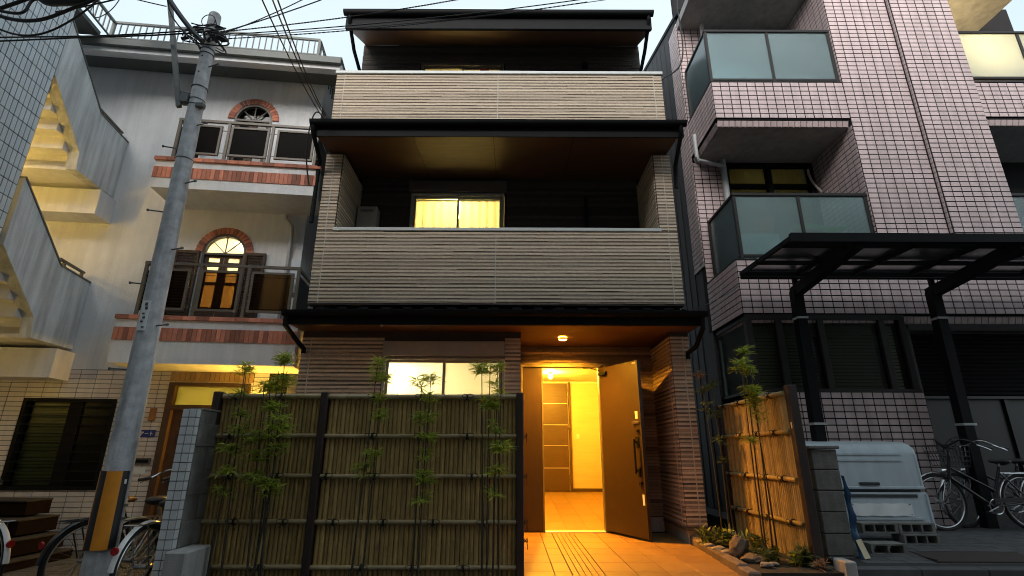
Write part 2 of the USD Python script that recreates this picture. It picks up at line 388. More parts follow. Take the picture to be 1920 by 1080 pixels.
for i in range(9):
    pv.part('kerb_stone', bev(3.06 + i * .6, 3.06 + i * .6 + .592, 5.12, 5.30, -.1, .079, .006), 'paver')
ct = thing('forecourt', None, None, (-5, 6.5, -.2), kind='structure')
ct.part('bed', box(-9, -2.98, 5.55, 9.5, -.4, -.176), 'joint_dark')
pl = []
for j in range(20):
    for i in range(15):
        x0 = -6.2 + i * .2 + (j % 2) * .1; pl.append(box(x0 + .003, x0 + .197, 5.56 + j * .1, 5.653 + j * .1, -.19, -.17 + R.uniform(-.002, .001)))
for p in pl[:290]: ct.part('paver', p, 'paver')
pf = thing('porch_floor', None, None, (1.1, 6.4, 0), kind='structure')
pf.part('bed', box(.1, 2.19, 4.1, 8.0, -.3, -.012), 'joint_dark')
cols = [.1, .4, .56, .86, 1.16, 1.46, 1.76, 2.19]
for i in range(len(cols) - 1):
    for j in range(9):
        a, b, c, d = cols[i] + .003, cols[i + 1] - .003, 4.12 + j * .42 + .003, 4.12 + (j + 1) * .42 - .003; d = min(d, 7.86)
        if i == 2:
            for q in range(5):
                w = (b - a) / 5; pf.part('grooved_tile', bev(a + q * w + .0025, a + (q + 1) * w - .0025, c, d, -.03, 0, .003), 'porch_tile')
        else: pf.part('floor_tile', bev(a, b, c, d, -.03, R.uniform(-.001, .0005), .003), 'porch_tile')

# ------------------------------------------------------------------ the three-storey house
HX0, HX1, HY = -2.90, 2.45, 7.0
H = thing('town_house', 'narrow three-storey house with ribbed beige cladding, black eaves and lit open porch', 'house', (-.2, 7, 0))
# structure
H.part('side_wall', box(HX0, HX0 + .12, 8.1, 13, 0, 8.6), 'siding_dark'); H.part('side_wall', box(HX1 - .12, HX1, 8.1, 13, 0, 8.6), 'siding_dark')
H.part('rear_wall', box(HX0 + .12, HX1 - .12, 12.9, 13, 0, 8.6), 'siding_dark')
H.part('floor_slab', box(HX0 + .03, HX1 - .03, 7.13, 12.9, 2.80, 3.05), 'siding_back'); H.part('floor_slab', box(HX0 + .03, HX1 - .03, 7.13, 12.9, 5.75, 6.08), 'siding_back')
# ground floor front
gw = H.part('ground_wall', prism(Polygon([(HX0, .15), (.125, .15), (.125, 2.66), (HX0, 2.66)], [[(-1.76, 1.25), (-.10, 1.25), (-.10, 2.3), (-1.76, 2.3)]]), 7.0, 7.14), 'siding_gap')
def split_courses(P, x0, x1, z0, z1, seed, joints=()):
    courses(P, (x0, 7.0, 0), (1, 0), (0, -1), x1 - x0, z0, z1, joints=[j - x0 for j in joints if x0 < j < x1], seed=seed)
split_courses(gw, HX0, -1.76, .2, 2.57, 1, (HX0 + .13,)); split_courses(gw, -.10, .125, .2, 2.57, 2); split_courses(gw, -1.76, -.10, .2, 1.25, 3)
H.part('plinth', box(HX0 + .02, .12, 7.02, 7.14, -.2, .148), 'plinth')
gw.part('porch_side', box(-.02, .125, 7.142, 7.94, .0, 2.66), 'siding_gap')
# right pier
pr_ = H.part('pier', box(2.19, HX1, 7.0, 8.22, .16, 2.66), 'siding_gap')
courses(pr_, (2.19, 7.0, 0), (1, 0), (0, -1), .26, .18, 2.6, joints=[.17], seed=5)
courses(pr_, (2.19, 8.2, 0), (0, -1), (-1, 0), 1.2, .18, 2.6, joints=[1.07], seed=6)
H.part('plinth', bev(2.205, HX1 - .01, 7.015, 8.2, -.2, .158, .006), 'plinth')
H.part('base_flashing', box(2.165, HX1 + .012, 6.972, 8.2, .146, .176), 'frame_bronze')
# porch back wall: courses above and beside the door
bw = H.part('porch_wall', prism(unary_union([sbox(.125, 2.345, 2.19, 2.66), sbox(1.42, 0, 2.19, 2.35)]), 8.0, 8.14), 'siding_gap')
brickwork(bw, (.125, 8.0, 0), (1, 0), (0, -1), 2.065, 2.36, 2.655, .042, .12, .42, 'siding_brown', 8, .004, .03)
brickwork(bw, (1.43, 8.0, 0), (1, 0), (0, -1), .755, .2, 2.36, .045, .12, .42, 'siding_brown', 9, .004, .03)
H.part('plinth', box(1.43, 2.18, 7.975, 7.998, .0, .19), 'plinth')
# door
dr = H.part('door_frame', [box(.13, .17, 7.86, 8.0, .0, 2.36), box(.17, 1.36, 7.86, 8.0, 2.315, 2.36), box(1.325, 1.42, 7.88, 8.0, .0, 2.315), box(.455, .475, 7.88, 8.0, 0, 2.315)], 'frame_bronze')
dr.part('side_panel', bev(.172, .453, 7.885, 7.94, .005, 2.312, .004), 'door_brown')
dr.part('threshold', bev(.477, 1.323, 7.85, 8.0, -.005, .018, .004), 'aluminium')
hp, fp = np.array([1.335, 7.865]), np.array([1.72, 7.07]); du = (fp - hp); DL = np.linalg.norm(du); du /= DL; dn = np.array([-du[1], du[0]])   # dn points to +x side
if dn[0] > 0: dn = -dn
D = fr((hp[0], hp[1], 0), du, dn)          # local b > 0: the face seen from the street
lf = H.part('door', D(bev(0, DL, -.045, 0, .03, 2.29, .004)), 'door_brown')
lf.part('edge_strip', D(box(DL, DL + .012, -.048, .003, .03, 2.29)), 'door_edge')
lf.part('handle', [D(m) for m in (bev(DL - .10, DL - .075, .045, .07, .80, 1.24, .006), box(DL - .095, DL - .08, 0, .046, .83, .85), box(DL - .095, DL - .08, 0, .046, 1.19, 1.21), bev(DL - .12, DL - .05, 0, .012, 1.13, 1.27, .004), bev(DL - .11, DL - .06, 0, .012, .76, .88, .004))], 'black_metal')
lf.part('lock', [D(m) for m in (bev(DL - .085, DL - .035, 0, .03, 1.33, 1.36, .005), bev(DL - .09, DL - .04, 0, .025, .66, .70, .005))], 'black_metal')
lf.part('chain_guard', [D(m) for m in (bev(DL - .14, DL - .03, 0, .018, 1.44, 1.465, .004), bev(DL - .15, DL - .125, 0, .03, 1.43, 1.475, .004))], 'chrome')
lf.part('notice_label', D(box(DL - .10, DL - .05, 0, .002, 1.50, 1.60)), 'plate_white')
lf.part('notice_label', D(box(DL - .06, DL - .02, 0, .002, .42, .55)), 'plate_white')
lf.part('edge_label', D(box(DL - .10, DL - .03, 0, .002, 2.245, 2.265)), 'plate_white')
lf.part('door_closer', [D(bev(.03, .20, 0, .05, 2.17, 2.225, .008)), bar((1.345, 7.84, 2.25), (1.19, 7.87, 2.30), .02, .012), bar((1.19, 7.87, 2.30), (1.10, 7.9, 2.302), .03, .016)], 'black_metal')
# hall behind the door
hl = H.part('hall', [flip(box(.2, 2.2, 8.01, 8.2, 0, .001))], 'hall_white')
hl.part('hall_wall', box(.10, .2, 8.01, 12.1, -.1, 2.7), 'hall_wall'); hl.part('hall_wall', box(2.2, 2.3, 8.24, 12.1, -.1, 2.7), 'hall_wall')
hl.part('hall_wall', box(.2, 2.2, 12.0, 12.1, -.1, 2.7), 'hall_wall'); hl.part('hall_ceiling', box(.1, 2.3, 8.16, 12.1, 2.63, 2.7), 'hall_white')
hl.part('hall_wall', box(1.43, 2.2, 8.15, 8.2, 0, 2.62), 'hall_white'); hl.part('hall_wall', box(.2, 1.43, 8.15, 8.2, 2.345, 2.62), 'hall_white')
hz = lambda y: .016 + (y - 8.0) * .0615
for i in range(7):
    for j in range(7):
        a, b, c, d = .2 + i * .3 + .002, .2 + (i + 1) * .3 - .002, 8.0 + j * .6 + .002, 8.0 + (j + 1) * .6 - .002; b = min(b, 2.2); d = min(d, 12)
        v, f = box(a, b, c, d, 0, 1); v[:, 2] = [hz(q[1]) - (.02 if q[2] < .5 else 0) for q in v]; hl.part('hall_floor_tile', (v, f), 'porch_tile')
v, f = box(.2, 2.2, 8.0, 12, 0, 1); v[:, 2] = [hz(q[1]) - (.1 if q[2] < .5 else .003) for q in v]; hl.part('hall_floor', (v, f), 'joint_dark')
idr = H.part('inner_door', bev(.48, 1.27, 11.96, 11.998, .27, 2.6, .004), 'inner_door')
for z in (.74, 1.21, 1.66, 2.13): idr.part('door_strip', box(.49, 1.265, 11.953, 11.9595, z, z + .014), 'aluminium')
idr.part('frame', [box(1.29, 1.34, 11.93, 11.998, .27, 2.62), box(.42, .47, 11.93, 11.998, .27, 2.62)], 'inner_door'); idr.part('hinge', [box(1.268, 1.29, 11.94, 11.96, z, z + .1) for z in (.5, 1.6, 2.3)], 'chrome')
hl.part('skirting', [box(1.35, 2.2, 11.98, 11.998, .26, .33)], 'inner_door'); hl.part('switch_plate', bev(1.46, 1.53, 11.985, 11.998, 1.35, 1.47, .003), 'plate_white'); hl.part('ceiling_trim', box(.2, 2.2, 11.96, 11.998, 2.595, 2.629), 'hall_white')
hb = H.part('hall_lamp', trimesh.creation.icosphere(2, .045).apply_translation((.79, 10.5, 2.545)), 'lamp_hall', smooth=True)
hb.part('socket', tube([(.79, 10.5, 2.58), (.79, 10.5, 2.632)], .035, 12), 'aluminium')
# porch ceiling and downlight
H.part('porch_ceiling', [box(.125, 2.19, 7.0, 8.0, 2.66, 2.69), box(HX0 - .02, HX1 + .02, 6.62, 6.998, 2.66, 2.69)], 'soffit_wood')
dl = H.part('downlight', tube([(.74, 7.34, 2.628), (.74, 7.34, 2.658)], .056, 24, caps=False), 'aluminium', smooth=True); dl.part('trim_ring', ring((.74, 7.34, 2.628), (0, 0, 1), .056, .004, 24), 'aluminium', smooth=True); dl.part('lens', tube([(.74, 7.34, 2.652), (.74, 7.34, 2.656)], .05, 24), 'lamp_porch')
# window on the ground floor
def window(name, x0, x1, z0, z1, y, mull, glass, rev=.10, fm='frame_grey', fw_=.035):
    w = H.part(name, prism(Polygon([(x0, z0), (x1, z0), (x1, z1), (x0, z1)], [[(x0 + fw_, z0 + fw_), (x1 - fw_, z0 + fw_), (x1 - fw_, z1 - fw_), (x0 + fw_, z1 - fw_)]]), y - .025, y + .09), fm)
    for k, (a, b, yy) in enumerate(((x0 + fw_, mull + .02, y + .03), (mull - .02, x1 - fw_, y + .055))):
        w.part('sash', prism(Polygon([(a, z0 + fw_), (b, z0 + fw_), (b, z1 - fw_), (a, z1 - fw_)], [[(a + .035, z0 + fw_ + .04), (b - .035, z0 + fw_ + .04), (b - .035, z1 - fw_ - .03), (a + .035, z1 - fw_ - .03)]]), yy, yy + .022), fm)
        w.part('pane', box(a + .034, b - .034, yy + .009, yy + .013, z0 + fw_ + .038, z1 - fw_ - .028), glass)
    return w
w1 = window('window', -1.755, -.105, 1.25, 2.30, 7.0, -.93, 'frost_warm')
w1.part('shutter_box', bev(-1.76, -.10, 6.93, 6.983, 2.31, 2.515, .008), 'shutter_grey'); w1.part('shutter_lip', box(-1.76, -.10, 6.945, 6.983, 2.285, 2.308), 'frame_bronze')
def room(x0, x1, y0, y1, z0, z1, m='room_wall'):
    t = .04
    return [box(x0 - t, x0, y0, y1, z0, z1), box(x1, x1 + t, y0, y1, z0, z1), box(x0 - t, x1 + t, y1, y1 + t, z0, z1), box(x0 - t, x1 + t, y0, y1 + t, z1, z1 + t), box(x0 - t, x1 + t, y0, y1 + t, z0 - t, z0)]
rm = H.part('ground_room', room(-2.5, -.06, 7.145, 9.3, .2, 2.6), 'room_wall'); rm.part('room_lamp', box(-2.2, -1.55, 7.3, 7.8, 2.54, 2.58), 'lamp_room')
# first floor
def eave(zt, zb, y0, x0, x1, zroof, yroof, tag_):
    r = H.part('roof', flip(prism_yz([(y0 + .02, zt - .03), (yroof, zroof), (yroof, zroof - .05), (y0 + .08, zb + .03), (y0 + .02, zb + .03)], x0 + .02, x1 - .02)), 'black_metal')
    r.part('fascia', bev(x0 + .03, x1 - .03, y0, y0 + .018, zb, zt - .055, .003), 'black_metal')
    g = r.part('gutter', join([gutter(x0, x1, y0 - .055, zt - .035)]), 'black_metal', smooth=35)
    for gx in np.arange(x0 + .35, x1, .6): g.part('bracket', box(gx - .01, gx + .01, y0 - .115, y0 + .001, zt - .03, zt - .022), 'black_metal')
    return r
def prism_yz(pts, x0, x1):
    m = trimesh.creation.extrude_polygon(Polygon(pts), x1 - x0, engine='earcut'); v = np.array(m.vertices)
    return np.c_[x0 + v[:, 2], v[:, 0], v[:, 1]], np.array(m.faces)[:, ::-1]
def gutter(x0, x1, yc, zt, r=.06):
    a = np.linspace(math.pi, 2 * math.pi, 9); o = [(yc + r * math.cos(t), zt + r * math.sin(t)) for t in a]; i = [(yc + (r - .006) * math.cos(t), zt + (r - .006) * math.sin(t)) for t in a[::-1]]
    m = [prism_yz([(yc - r - .004, zt + .012), *o[0:], (yc + r, zt + .012), (yc + r - .006, zt + .012), *i, (yc - r + .006, zt + .012)], x0, x1)]
    e = [(yc + (r - .003) * math.cos(t), zt + (r - .003) * math.sin(t)) for t in a]
    for x in (x0, x1 - .006): m.append(prism_yz([*e], x + .0005, x + .0055))
    return join(m)
r1 = eave(2.83, 2.638, 6.50, -2.97, 2.53, 2.985, 6.999, 1)
for sx in np.arange(HX0 + .3, HX1, .455): r1.part('roof_seam', bar((sx, 6.55, 2.815), (sx, 6.99, 2.99), .018, .024), 'black_metal')
for sx in np.arange(HX0 + .2, HX1 - .1, .30): r1.part('snow_guard', [box(sx, sx + .12, 6.815, 6.83, 2.93, 2.965), box(sx + .01, sx + .02, 6.81, 6.86, 2.90, 2.955)], 'black_metal')
p2 = H.part('balcony_wall', box(HX0, HX1, 7.0, 7.13, 3.05, 4.18), 'siding_gap')
courses(p2, (HX0, 7.0, 0), (1, 0), (0, -1), HX1 - HX0, 3.07, 4.17, joints=[.14, 2.66, 5.21], seed=11)
p2.part('coping', bev(-2.66, 2.21, 6.965, 7.165, 4.182, 4.235, .006), 'cap_metal')
for (a, b, s, sd_) in ((HX0, -2.64, 1, 21), (2.19, HX1, -1, 23)):
    pp = H.part('pier', box(a, b, 7.0, 8.05, 4.183, 5.5), 'siding_gap')
    courses(pp, (a, 7.0, 0), (1, 0), (0, -1), .26, 4.185, 5.48, joints=[.13], seed=sd_)
    if s > 0: courses(pp, (b, 7.02, 0), (0, 1), (1, 0), 1.02, 4.24, 5.5, seed=sd_ + 1)
    else: courses(pp, (a, 8.04, 0), (0, -1), (-1, 0), 1.02, 4.24, 5.5, seed=sd_ + 1)
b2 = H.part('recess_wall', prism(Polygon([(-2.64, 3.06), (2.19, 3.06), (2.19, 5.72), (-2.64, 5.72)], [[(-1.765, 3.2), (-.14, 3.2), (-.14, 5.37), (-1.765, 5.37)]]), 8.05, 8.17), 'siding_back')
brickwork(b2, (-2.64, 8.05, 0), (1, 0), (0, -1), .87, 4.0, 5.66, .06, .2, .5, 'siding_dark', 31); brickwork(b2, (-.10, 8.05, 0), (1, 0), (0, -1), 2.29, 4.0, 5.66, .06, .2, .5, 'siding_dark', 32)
w2 = window('window', -1.76, -.145, 3.2, 5.365, 8.05, -.945, 'pane_clear', fm='frame_grey', fw_=.045)
w2.part('shutter_box', bev(-1.80, -.10, 7.97, 8.028, 5.375, 5.59, .008), 'frame_bronze')
rm2 = H.part('first_floor_room', room(-2.3, .4, 8.175, 10.2, 3.2, 5.6), 'room_wall'); rm2.part('room_lamp', box(-1.3, -.7, 8.6, 9.3, 5.5, 5.56), 'lamp_room_up')
def curtain(x0, x1, y, z0, z1, seed, dep=.022, per=.15):
    rr = random.Random(seed); n = int((x1 - x0) / .008); xs_ = np.linspace(x0, x1, n); ph = np.cumsum([rr.uniform(.3, 1.7) for _ in range(n)]) * .008 / per * 2 * np.pi
    V = []; zz = np.linspace(z0, z1, 9)
    for z in zz:
        t = (z1 - z) / (z1 - z0); V += [(x, y + dep * (.5 + .5 * t) * math.sin(p) + .01 * math.sin(3 * x + 5 * t), z) for x, p in zip(xs_, ph)]
    F_ = []
    for j in range(len(zz) - 1):
        for i in range(n - 1): a = j * n + i; F_ += [(a, a + 1, a + n + 1), (a, a + n + 1, a + n)]
    return np.array(V), np.array(F_)
w2.part('curtain', curtain(-1.72, -.97, 8.27, 3.25, 5.335, 1), 'curtain', smooth=True); w2.part('curtain', curtain(-.93, -.19, 8.27, 3.25, 5.335, 2), 'curtain', smooth=True)
w2.part('curtain_rail', box(-1.74, -.16, 8.255, 8.285, 5.337, 5.36), 'aluminium')
hb2 = H.part('heater_box', bev(-2.60, -2.27, 7.80, 8.02, 4.5, 5.0, .012), 'frame_grey'); hb2.part('vent_slot', [box(-2.54, -2.33, 7.795, 7.80, 4.93 - .015 * i, 4.936 - .015 * i) for i in range(3)], 'black_metal')
H.part('drain_pipe', tube([(1.27, 7.98, 3.1), (1.27, 7.98, 5.28)], .035, 10), 'black_metal', smooth=40)
ce = H.part('balcony_ceiling', prism_yz([(6.52, 5.485), (8.05, 5.665), (8.05, 5.70), (6.52, 5.52)], HX0 + .02, HX1 - .02), 'soffit_wood')
r2 = eave(5.72, 5.478, 6.50, -2.97, 2.55, 6.09, 6.999, 2)
for sx in (-1.46, -.28, .9): ce.part('ceiling_joint', prism_yz([(6.53, 5.482), (8.04, 5.66), (8.04, 5.665), (6.53, 5.487)], sx - .003, sx + .003), 'black_metal')
# second floor
p3 = H.part('balcony_wall', [box(HX0, HX1, 7.0, 7.13, 6.09, 7.0), box(HX0, HX0 + .13, 7.131, 8.1, 6.09, 7.0), box(HX1 - .13, HX1, 7.131, 8.1, 6.09, 7.0)], 'siding_gap')
courses(p3, (HX0, 7.0, 0), (1, 0), (0, -1), HX1 - HX0, 6.10, 6.985, joints=[.14, 2.66, 5.21], seed=41)
p3.part('coping', [bev(HX0 - .02, HX1 + .02, 6.965, 7.165, 7.002, 7.06, .006), box(HX0 - .02, HX0 + .16, 7.166, 8.1, 7.002, 7.058), box(HX1 - .16, HX1 + .02, 7.166, 8.1, 7.002, 7.058)], 'cap_metal')
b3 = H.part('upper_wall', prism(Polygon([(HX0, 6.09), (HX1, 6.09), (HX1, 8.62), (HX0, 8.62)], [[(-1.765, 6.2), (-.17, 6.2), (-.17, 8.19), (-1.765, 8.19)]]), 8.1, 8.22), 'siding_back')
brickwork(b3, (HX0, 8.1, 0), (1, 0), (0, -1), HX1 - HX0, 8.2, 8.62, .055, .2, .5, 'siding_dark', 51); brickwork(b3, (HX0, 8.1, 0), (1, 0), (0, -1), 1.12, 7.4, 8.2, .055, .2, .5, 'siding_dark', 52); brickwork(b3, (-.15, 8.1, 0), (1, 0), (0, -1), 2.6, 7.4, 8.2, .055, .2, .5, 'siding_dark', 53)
w3 = window('window', -1.76, -.175, 6.2, 8.185, 8.1, -.96, 'pane_clear', fm='frame_bronze', fw_=.04)
w3.part('rescue_mark', flip(prism(Polygon([(-.66, 8.12), (-.44, 8.12), (-.55, 7.93)]), 8.15, 8.153)), 'red_mark')
rm3 = H.part('upper_room', room(-2.3, .4, 8.23, 10.2, 6.2, 8.45), 'room_wall'); rm3.part('room_lamp', box(-1.3, -.7, 8.9, 9.5, 8.38, 8.43), 'lamp_room_up')
w3.part('curtain', curtain(-1.72, -.19, 8.36, 6.25, 8.02, 4), 'curtain', smooth=True)
H.part('vent_hood', bev(1.32, 1.44, 7.98, 8.1, 8.06, 8.17, .02), 'black_metal')
sf = H.part('eave_soffit', prism_yz([(7.12, 8.075), (8.1, 8.625), (8.1, 8.66), (7.12, 8.11)], -2.87, 2.42), 'soffit_wood')
r3 = eave(8.39, 8.06, 7.10, -2.94, 2.44, 9.0, 8.12, 3)
r3.part('roof_slope', prism_yz([(8.12, 8.95), (10.6, 10.3), (13.1, 9.0), (13.1, 8.6), (10.6, 9.9), (8.12, 8.66)], HX0, HX1), 'black_metal')
# downpipes
for pts in ([(-2.93, 6.45, 2.76), (-2.93, 6.47, 2.62), (-2.86, 6.75, 2.46), (-2.84, 6.93, 2.40), (-2.84, 6.94, 2.34)], [(2.47, 6.45, 2.76), (2.47, 6.47, 2.6), (2.46, 6.75, 2.42), (2.40, 6.94, 2.36), (2.40, 6.94, 2.28)],
            [(-2.93, 6.45, 5.66), (-2.92, 6.46, 5.52), (-2.93, 6.85, 5.28), (-2.97, 6.93, 5.2), (-2.98, 6.95, 4.3)], [(2.47, 6.45, 5.66), (2.47, 6.46, 5.52), (2.47, 6.85, 5.2), (2.50, 6.95, 5.1), (2.50, 6.97, 4.9)],
            [(-2.84, 7.06, 8.33), (-2.84, 7.07, 8.2), (-2.84, 7.45, 7.9), (-2.82, 7.9, 7.72), (-2.80, 8.03, 7.6), (-2.80, 8.03, 7.05)], [(2.36, 7.06, 8.33), (2.36, 7.07, 8.2), (2.36, 7.45, 7.9), (2.36, 7.9, 7.72), (2.36, 8.03, 7.6), (2.36, 8.03, 7.05)]):
    H.part('downpipe', tube(pts, .032, 9), 'black_metal', smooth=40)
# ------------------------------------------------------------------ white stucco building on the left (own frame: s along the front, d into it, scaled K)
K = 1.12; PS = math.radians(6.5); WO = np.array([-3.304, 7.605]); WA = np.array([math.cos(PS), math.sin(PS)]); WN = np.array([-math.sin(PS), math.cos(PS)])
def Wf(m):
    v, f = as_vf(m); w = np.empty_like(v, dtype=float)
    w[:, :2] = WO + K * (v[:, :1] * WA + v[:, 1:2] * WN); w[:, 2] = 1.05 + (v[:, 2] - 1.05) * K; return w, f
def Wp(s, d, z): return Wf((np.array([[s, d, z]], float), np.zeros((0, 3), int)))[0][0]
Wb = Thing = thing('stucco_building', 'white stucco building with arched windows, brick-trimmed balconies and open side stair', 'building', (*Wp(-2, 0, -.02)[:2], -.18))
def wpart(P, name, m, mt, **k): return P.part(name, Wf(m), mt, **k)
def arch(cx, zs, r, n=24): return [(cx + r * math.cos(t), zs + r * math.sin(t)) for t in np.linspace(0, math.pi, n)]
def archop(cx, zs, r, zb): return Polygon(([(cx - r, zb), (cx + r, zb)] if zb < zs - 1e-6 else []) + arch(cx, zs, r)).buffer(0)
A1, A2 = (-1.007, 5.875, .27), (-1.065, 3.69, .285)
op = unary_union([archop(*A1, 4.85), archop(*A2, 2.65)])
wall = sbox(-4.9, 2.045, -.03, 6.85).difference(op)
W_ = wpart(Wb, 'wall', prism(wall, 0, .15), 'stucco')
W_.part('side_wall', Wf(box(-.15, -.03, .151, 5, -.05, 6.85)), 'stucco'); W_.part('rear_wall', Wf(box(-4.9, -.15, 4.9, 5, -.05, 6.85)), 'stucco'); W_.part('roof_slab', Wf(box(-4.9, .3, -.02, 5, 6.86, 6.93)), 'stucco')
wpart(Wb, 'eave', [prism_yz([(-.6, 6.43), (0, 6.74), (0, 6.85), (-.6, 6.54)], -4.9, .33)], 'stucco')
wpart(Wb, 'eave_gutter', [box(-4.9, .345, -.665, -.603, 6.50, 6.60), box(-4.9, .34, -.6, -.02, 6.60, 6.66)], 'rail_green')
# side-wall patch beside the eave, and wall cracks are left to the stucco's streaks; ground floor in long tiles
gop = unary_union([sbox(-3.06, .62, -2.0, 1.68), sbox(-1.42, -.04, -.43, 1.9)])
Gw = wpart(Wb, 'ground_wall', prism(sbox(-4.9, -.05, -.03, 2.043).difference(gop), -.002, .15), 'grout_dark')
T = Tiler(); pw, ph = .19, .0575
vv, ff = box(0, 1, 0, 1, 0, 1)
for j in range(36):
    for i in range(25):
        s0, z0 = -4.78 + i * pw, -.03 + j * ph; c = sbox(s0 + .004, z0 + .0035, s0 + pw - .004, z0 + ph - .0035).difference(gop.buffer(.004, join_style=2))
        if c.is_empty or s0 + pw > -.03: continue
        if s0 > -1.45 and s0 + pw < -.38 and z0 > 1.9: continue
        for g in getattr(c, 'geoms', [c]):
            a, b, e, h = g.bounds; T.add(Wf((vv * [e - a, -.006 * R.uniform(.8, 1.3), h - b] + [a, -.002, b], ff[:, ::-1])), 'tile_white')
for i in range(17): wpart(Gw, 'header_brick', box(-1.43 + i * .06, -1.43 + i * .06 + .054, -.012, -.002, 1.91, 2.04), 'brick_tan')
# ground window with grille and green blind
gwn = wpart(Wb, 'window', prism(sbox(-3.06, .62, -2.0, 1.68).difference(sbox(-3.02, .66, -2.04, 1.64)), -.02, .1), 'black_metal')
wpart(gwn, 'mullion', box(-2.55, -2.40, .02, .08, .66, 1.64), 'black_metal'); wpart(gwn, 'pane', box(-3.02, -2.55, .06, .065, .66, 1.64), 'pane_matt'); wpart(gwn, 'pane', box(-2.40, -2.04, .04, .045, .66, 1.64), 'pane_matt')
for i in range(24): wpart(gwn, 'blind_slat', box(-3.02, -2.5, .10, .125, .67 + i * .04, .70 + i * .04), 'blind_green')
for i in range(9): wpart(gwn, 'grille_bar', box(-3.04, -2.02, -.05, -.038, .72 + i * .107, .732 + i * .107), 'black_metal')
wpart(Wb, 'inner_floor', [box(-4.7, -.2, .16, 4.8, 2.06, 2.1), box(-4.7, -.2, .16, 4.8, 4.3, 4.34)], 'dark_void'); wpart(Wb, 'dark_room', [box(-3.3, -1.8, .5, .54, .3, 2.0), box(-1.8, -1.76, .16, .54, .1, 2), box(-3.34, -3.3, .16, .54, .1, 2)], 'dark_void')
# entrance: brown frame, slatted door, transom
ed = wpart(Wb, 'entrance_door', prism(sbox(-1.42, -.04, -.43, 1.9).difference(unary_union([sbox(-1.34, -.02, -.5, 1.56), sbox(-1.34, 1.62, -.5, 1.86)])), -.03, .12), 'wood_dark')
wpart(ed, 'transom_pane', box(-1.34, -.5, .05, .055, 1.62, 1.86), 'frost_warm')
wpart(ed, 'door_leaf', prism(sbox(-1.34, -.02, -.5, 1.56).difference(sbox(-1.22, .5, -1.0, 1.45)), .04, .08), 'wood_dark')
for i in range(6): wpart(ed, 'door_slat', box(-1.215 + i * .037, -1.195 + i * .037, .035, .085, .5, 1.45), 'wood_dark')
wpart(ed, 'door_pane', box(-1.22, -1.0, .09, .095, .5, 1.45), 'frost_warm')
wpart(Wb, 'entrance_hall', [box(-1.5, -1.46, .16, 1.6, 0, 2.05), box(-.4, -.36, .16, 1.6, 0, 2.05), box(-1.5, -.36, 1.6, 1.64, 0, 2.05)], 'hall_wall'); wpart(Wb, 'hall_lamp', box(-1.1, -.8, .9, 1.2, 2.0, 2.03), 'lamp_transom')
# balconies
def balcony(zc, zsol, zbot, rail_top, panels, seed, glass='pane_smoke'):
    b = wpart(Wb, 'balcony', [box(-1.84, .24, -.64, -.001, zbot, zc - .052)], 'stucco')
    zt = zc
    for i in range(14): b.part('coping_brick', Wf(box(-1.855 + i * .1515, -1.855 + i * .1515 + .147, -.67, -.6, zt - .05, zt)), 'brick_red')
    b.part('deck', Wf(box(-1.80, .2, -.6, -.001, zt - .05, zt - .01)), 'concrete')
    n = 38
    for i in range(n):
        s0 = -1.84 + i * 2.08 / n; b.part('brick', Wf(box(s0, s0 + 2.08 / n - .005, -.652, -.641, zsol[0], zsol[1])), 'brick_red' if (i * 7 + seed) % 5 else 'brick_tan' if False else 'brick_red')
    for i in range(8): b.part('brick', Wf(box(-1.853, -1.842, -.64 + i * .079, -.64 + i * .079 + .074, zsol[0], zsol[1])), 'brick_red')
    r = Wb.part('balcony_rail', Wf([box(-1.68, .18, -.635, -.60, rail_top - .035, rail_top)]), 'rail_bronze')
    for s in (-1.66, -1.02, -.445, .155): r.part('post', Wf(box(s - .018, s + .018, -.632, -.603, zt, rail_top - .036)), 'rail_bronze')
    for (a, c) in panels:
        z0, z1 = zt + .075, rail_top - .09
        q = r.part('panel_frame', Wf(prism(sbox(a, z0, c, z1).difference(sbox(a + .028, z0 + .028, c - .028, z1 - .028)), -.645, -.615)), 'rail_bronze'); q.part('smoked_panel', Wf(box(a + .026, c - .026, -.633, -.629, z0 + .026, z1 - .026)), glass)
        for z in (zt + .12, rail_top - .16): r.part('tie_bar', Wf(box(a - .08, c + .07, -.625, -.618, z, z + .008)), 'rail_bronze')
    for s in (-1.66, .155):
        r.part('side_rail', Wf(box(s - .015, s + .015, -.6, -.01, rail_top - .035, rail_top - .002)), 'rail_bronze')
        r.part('side_panel', Wf(box(s - .004, s + .004, -.57, -.05, zt + .08, rail_top - .1)), 'pane_smoke')
    return b
balcony(4.775, (4.475, 4.63), 4.33, 5.40, ((-1.52, -1.10), (-.98, -.48), (-.375, .125)), 0)
balcony(2.615, (2.31, 2.465), 2.04, 3.31, ((-1.58, -1.13), (-1.0, -.52), (-.40, .11)), 2, 'pane_smoke_thin')
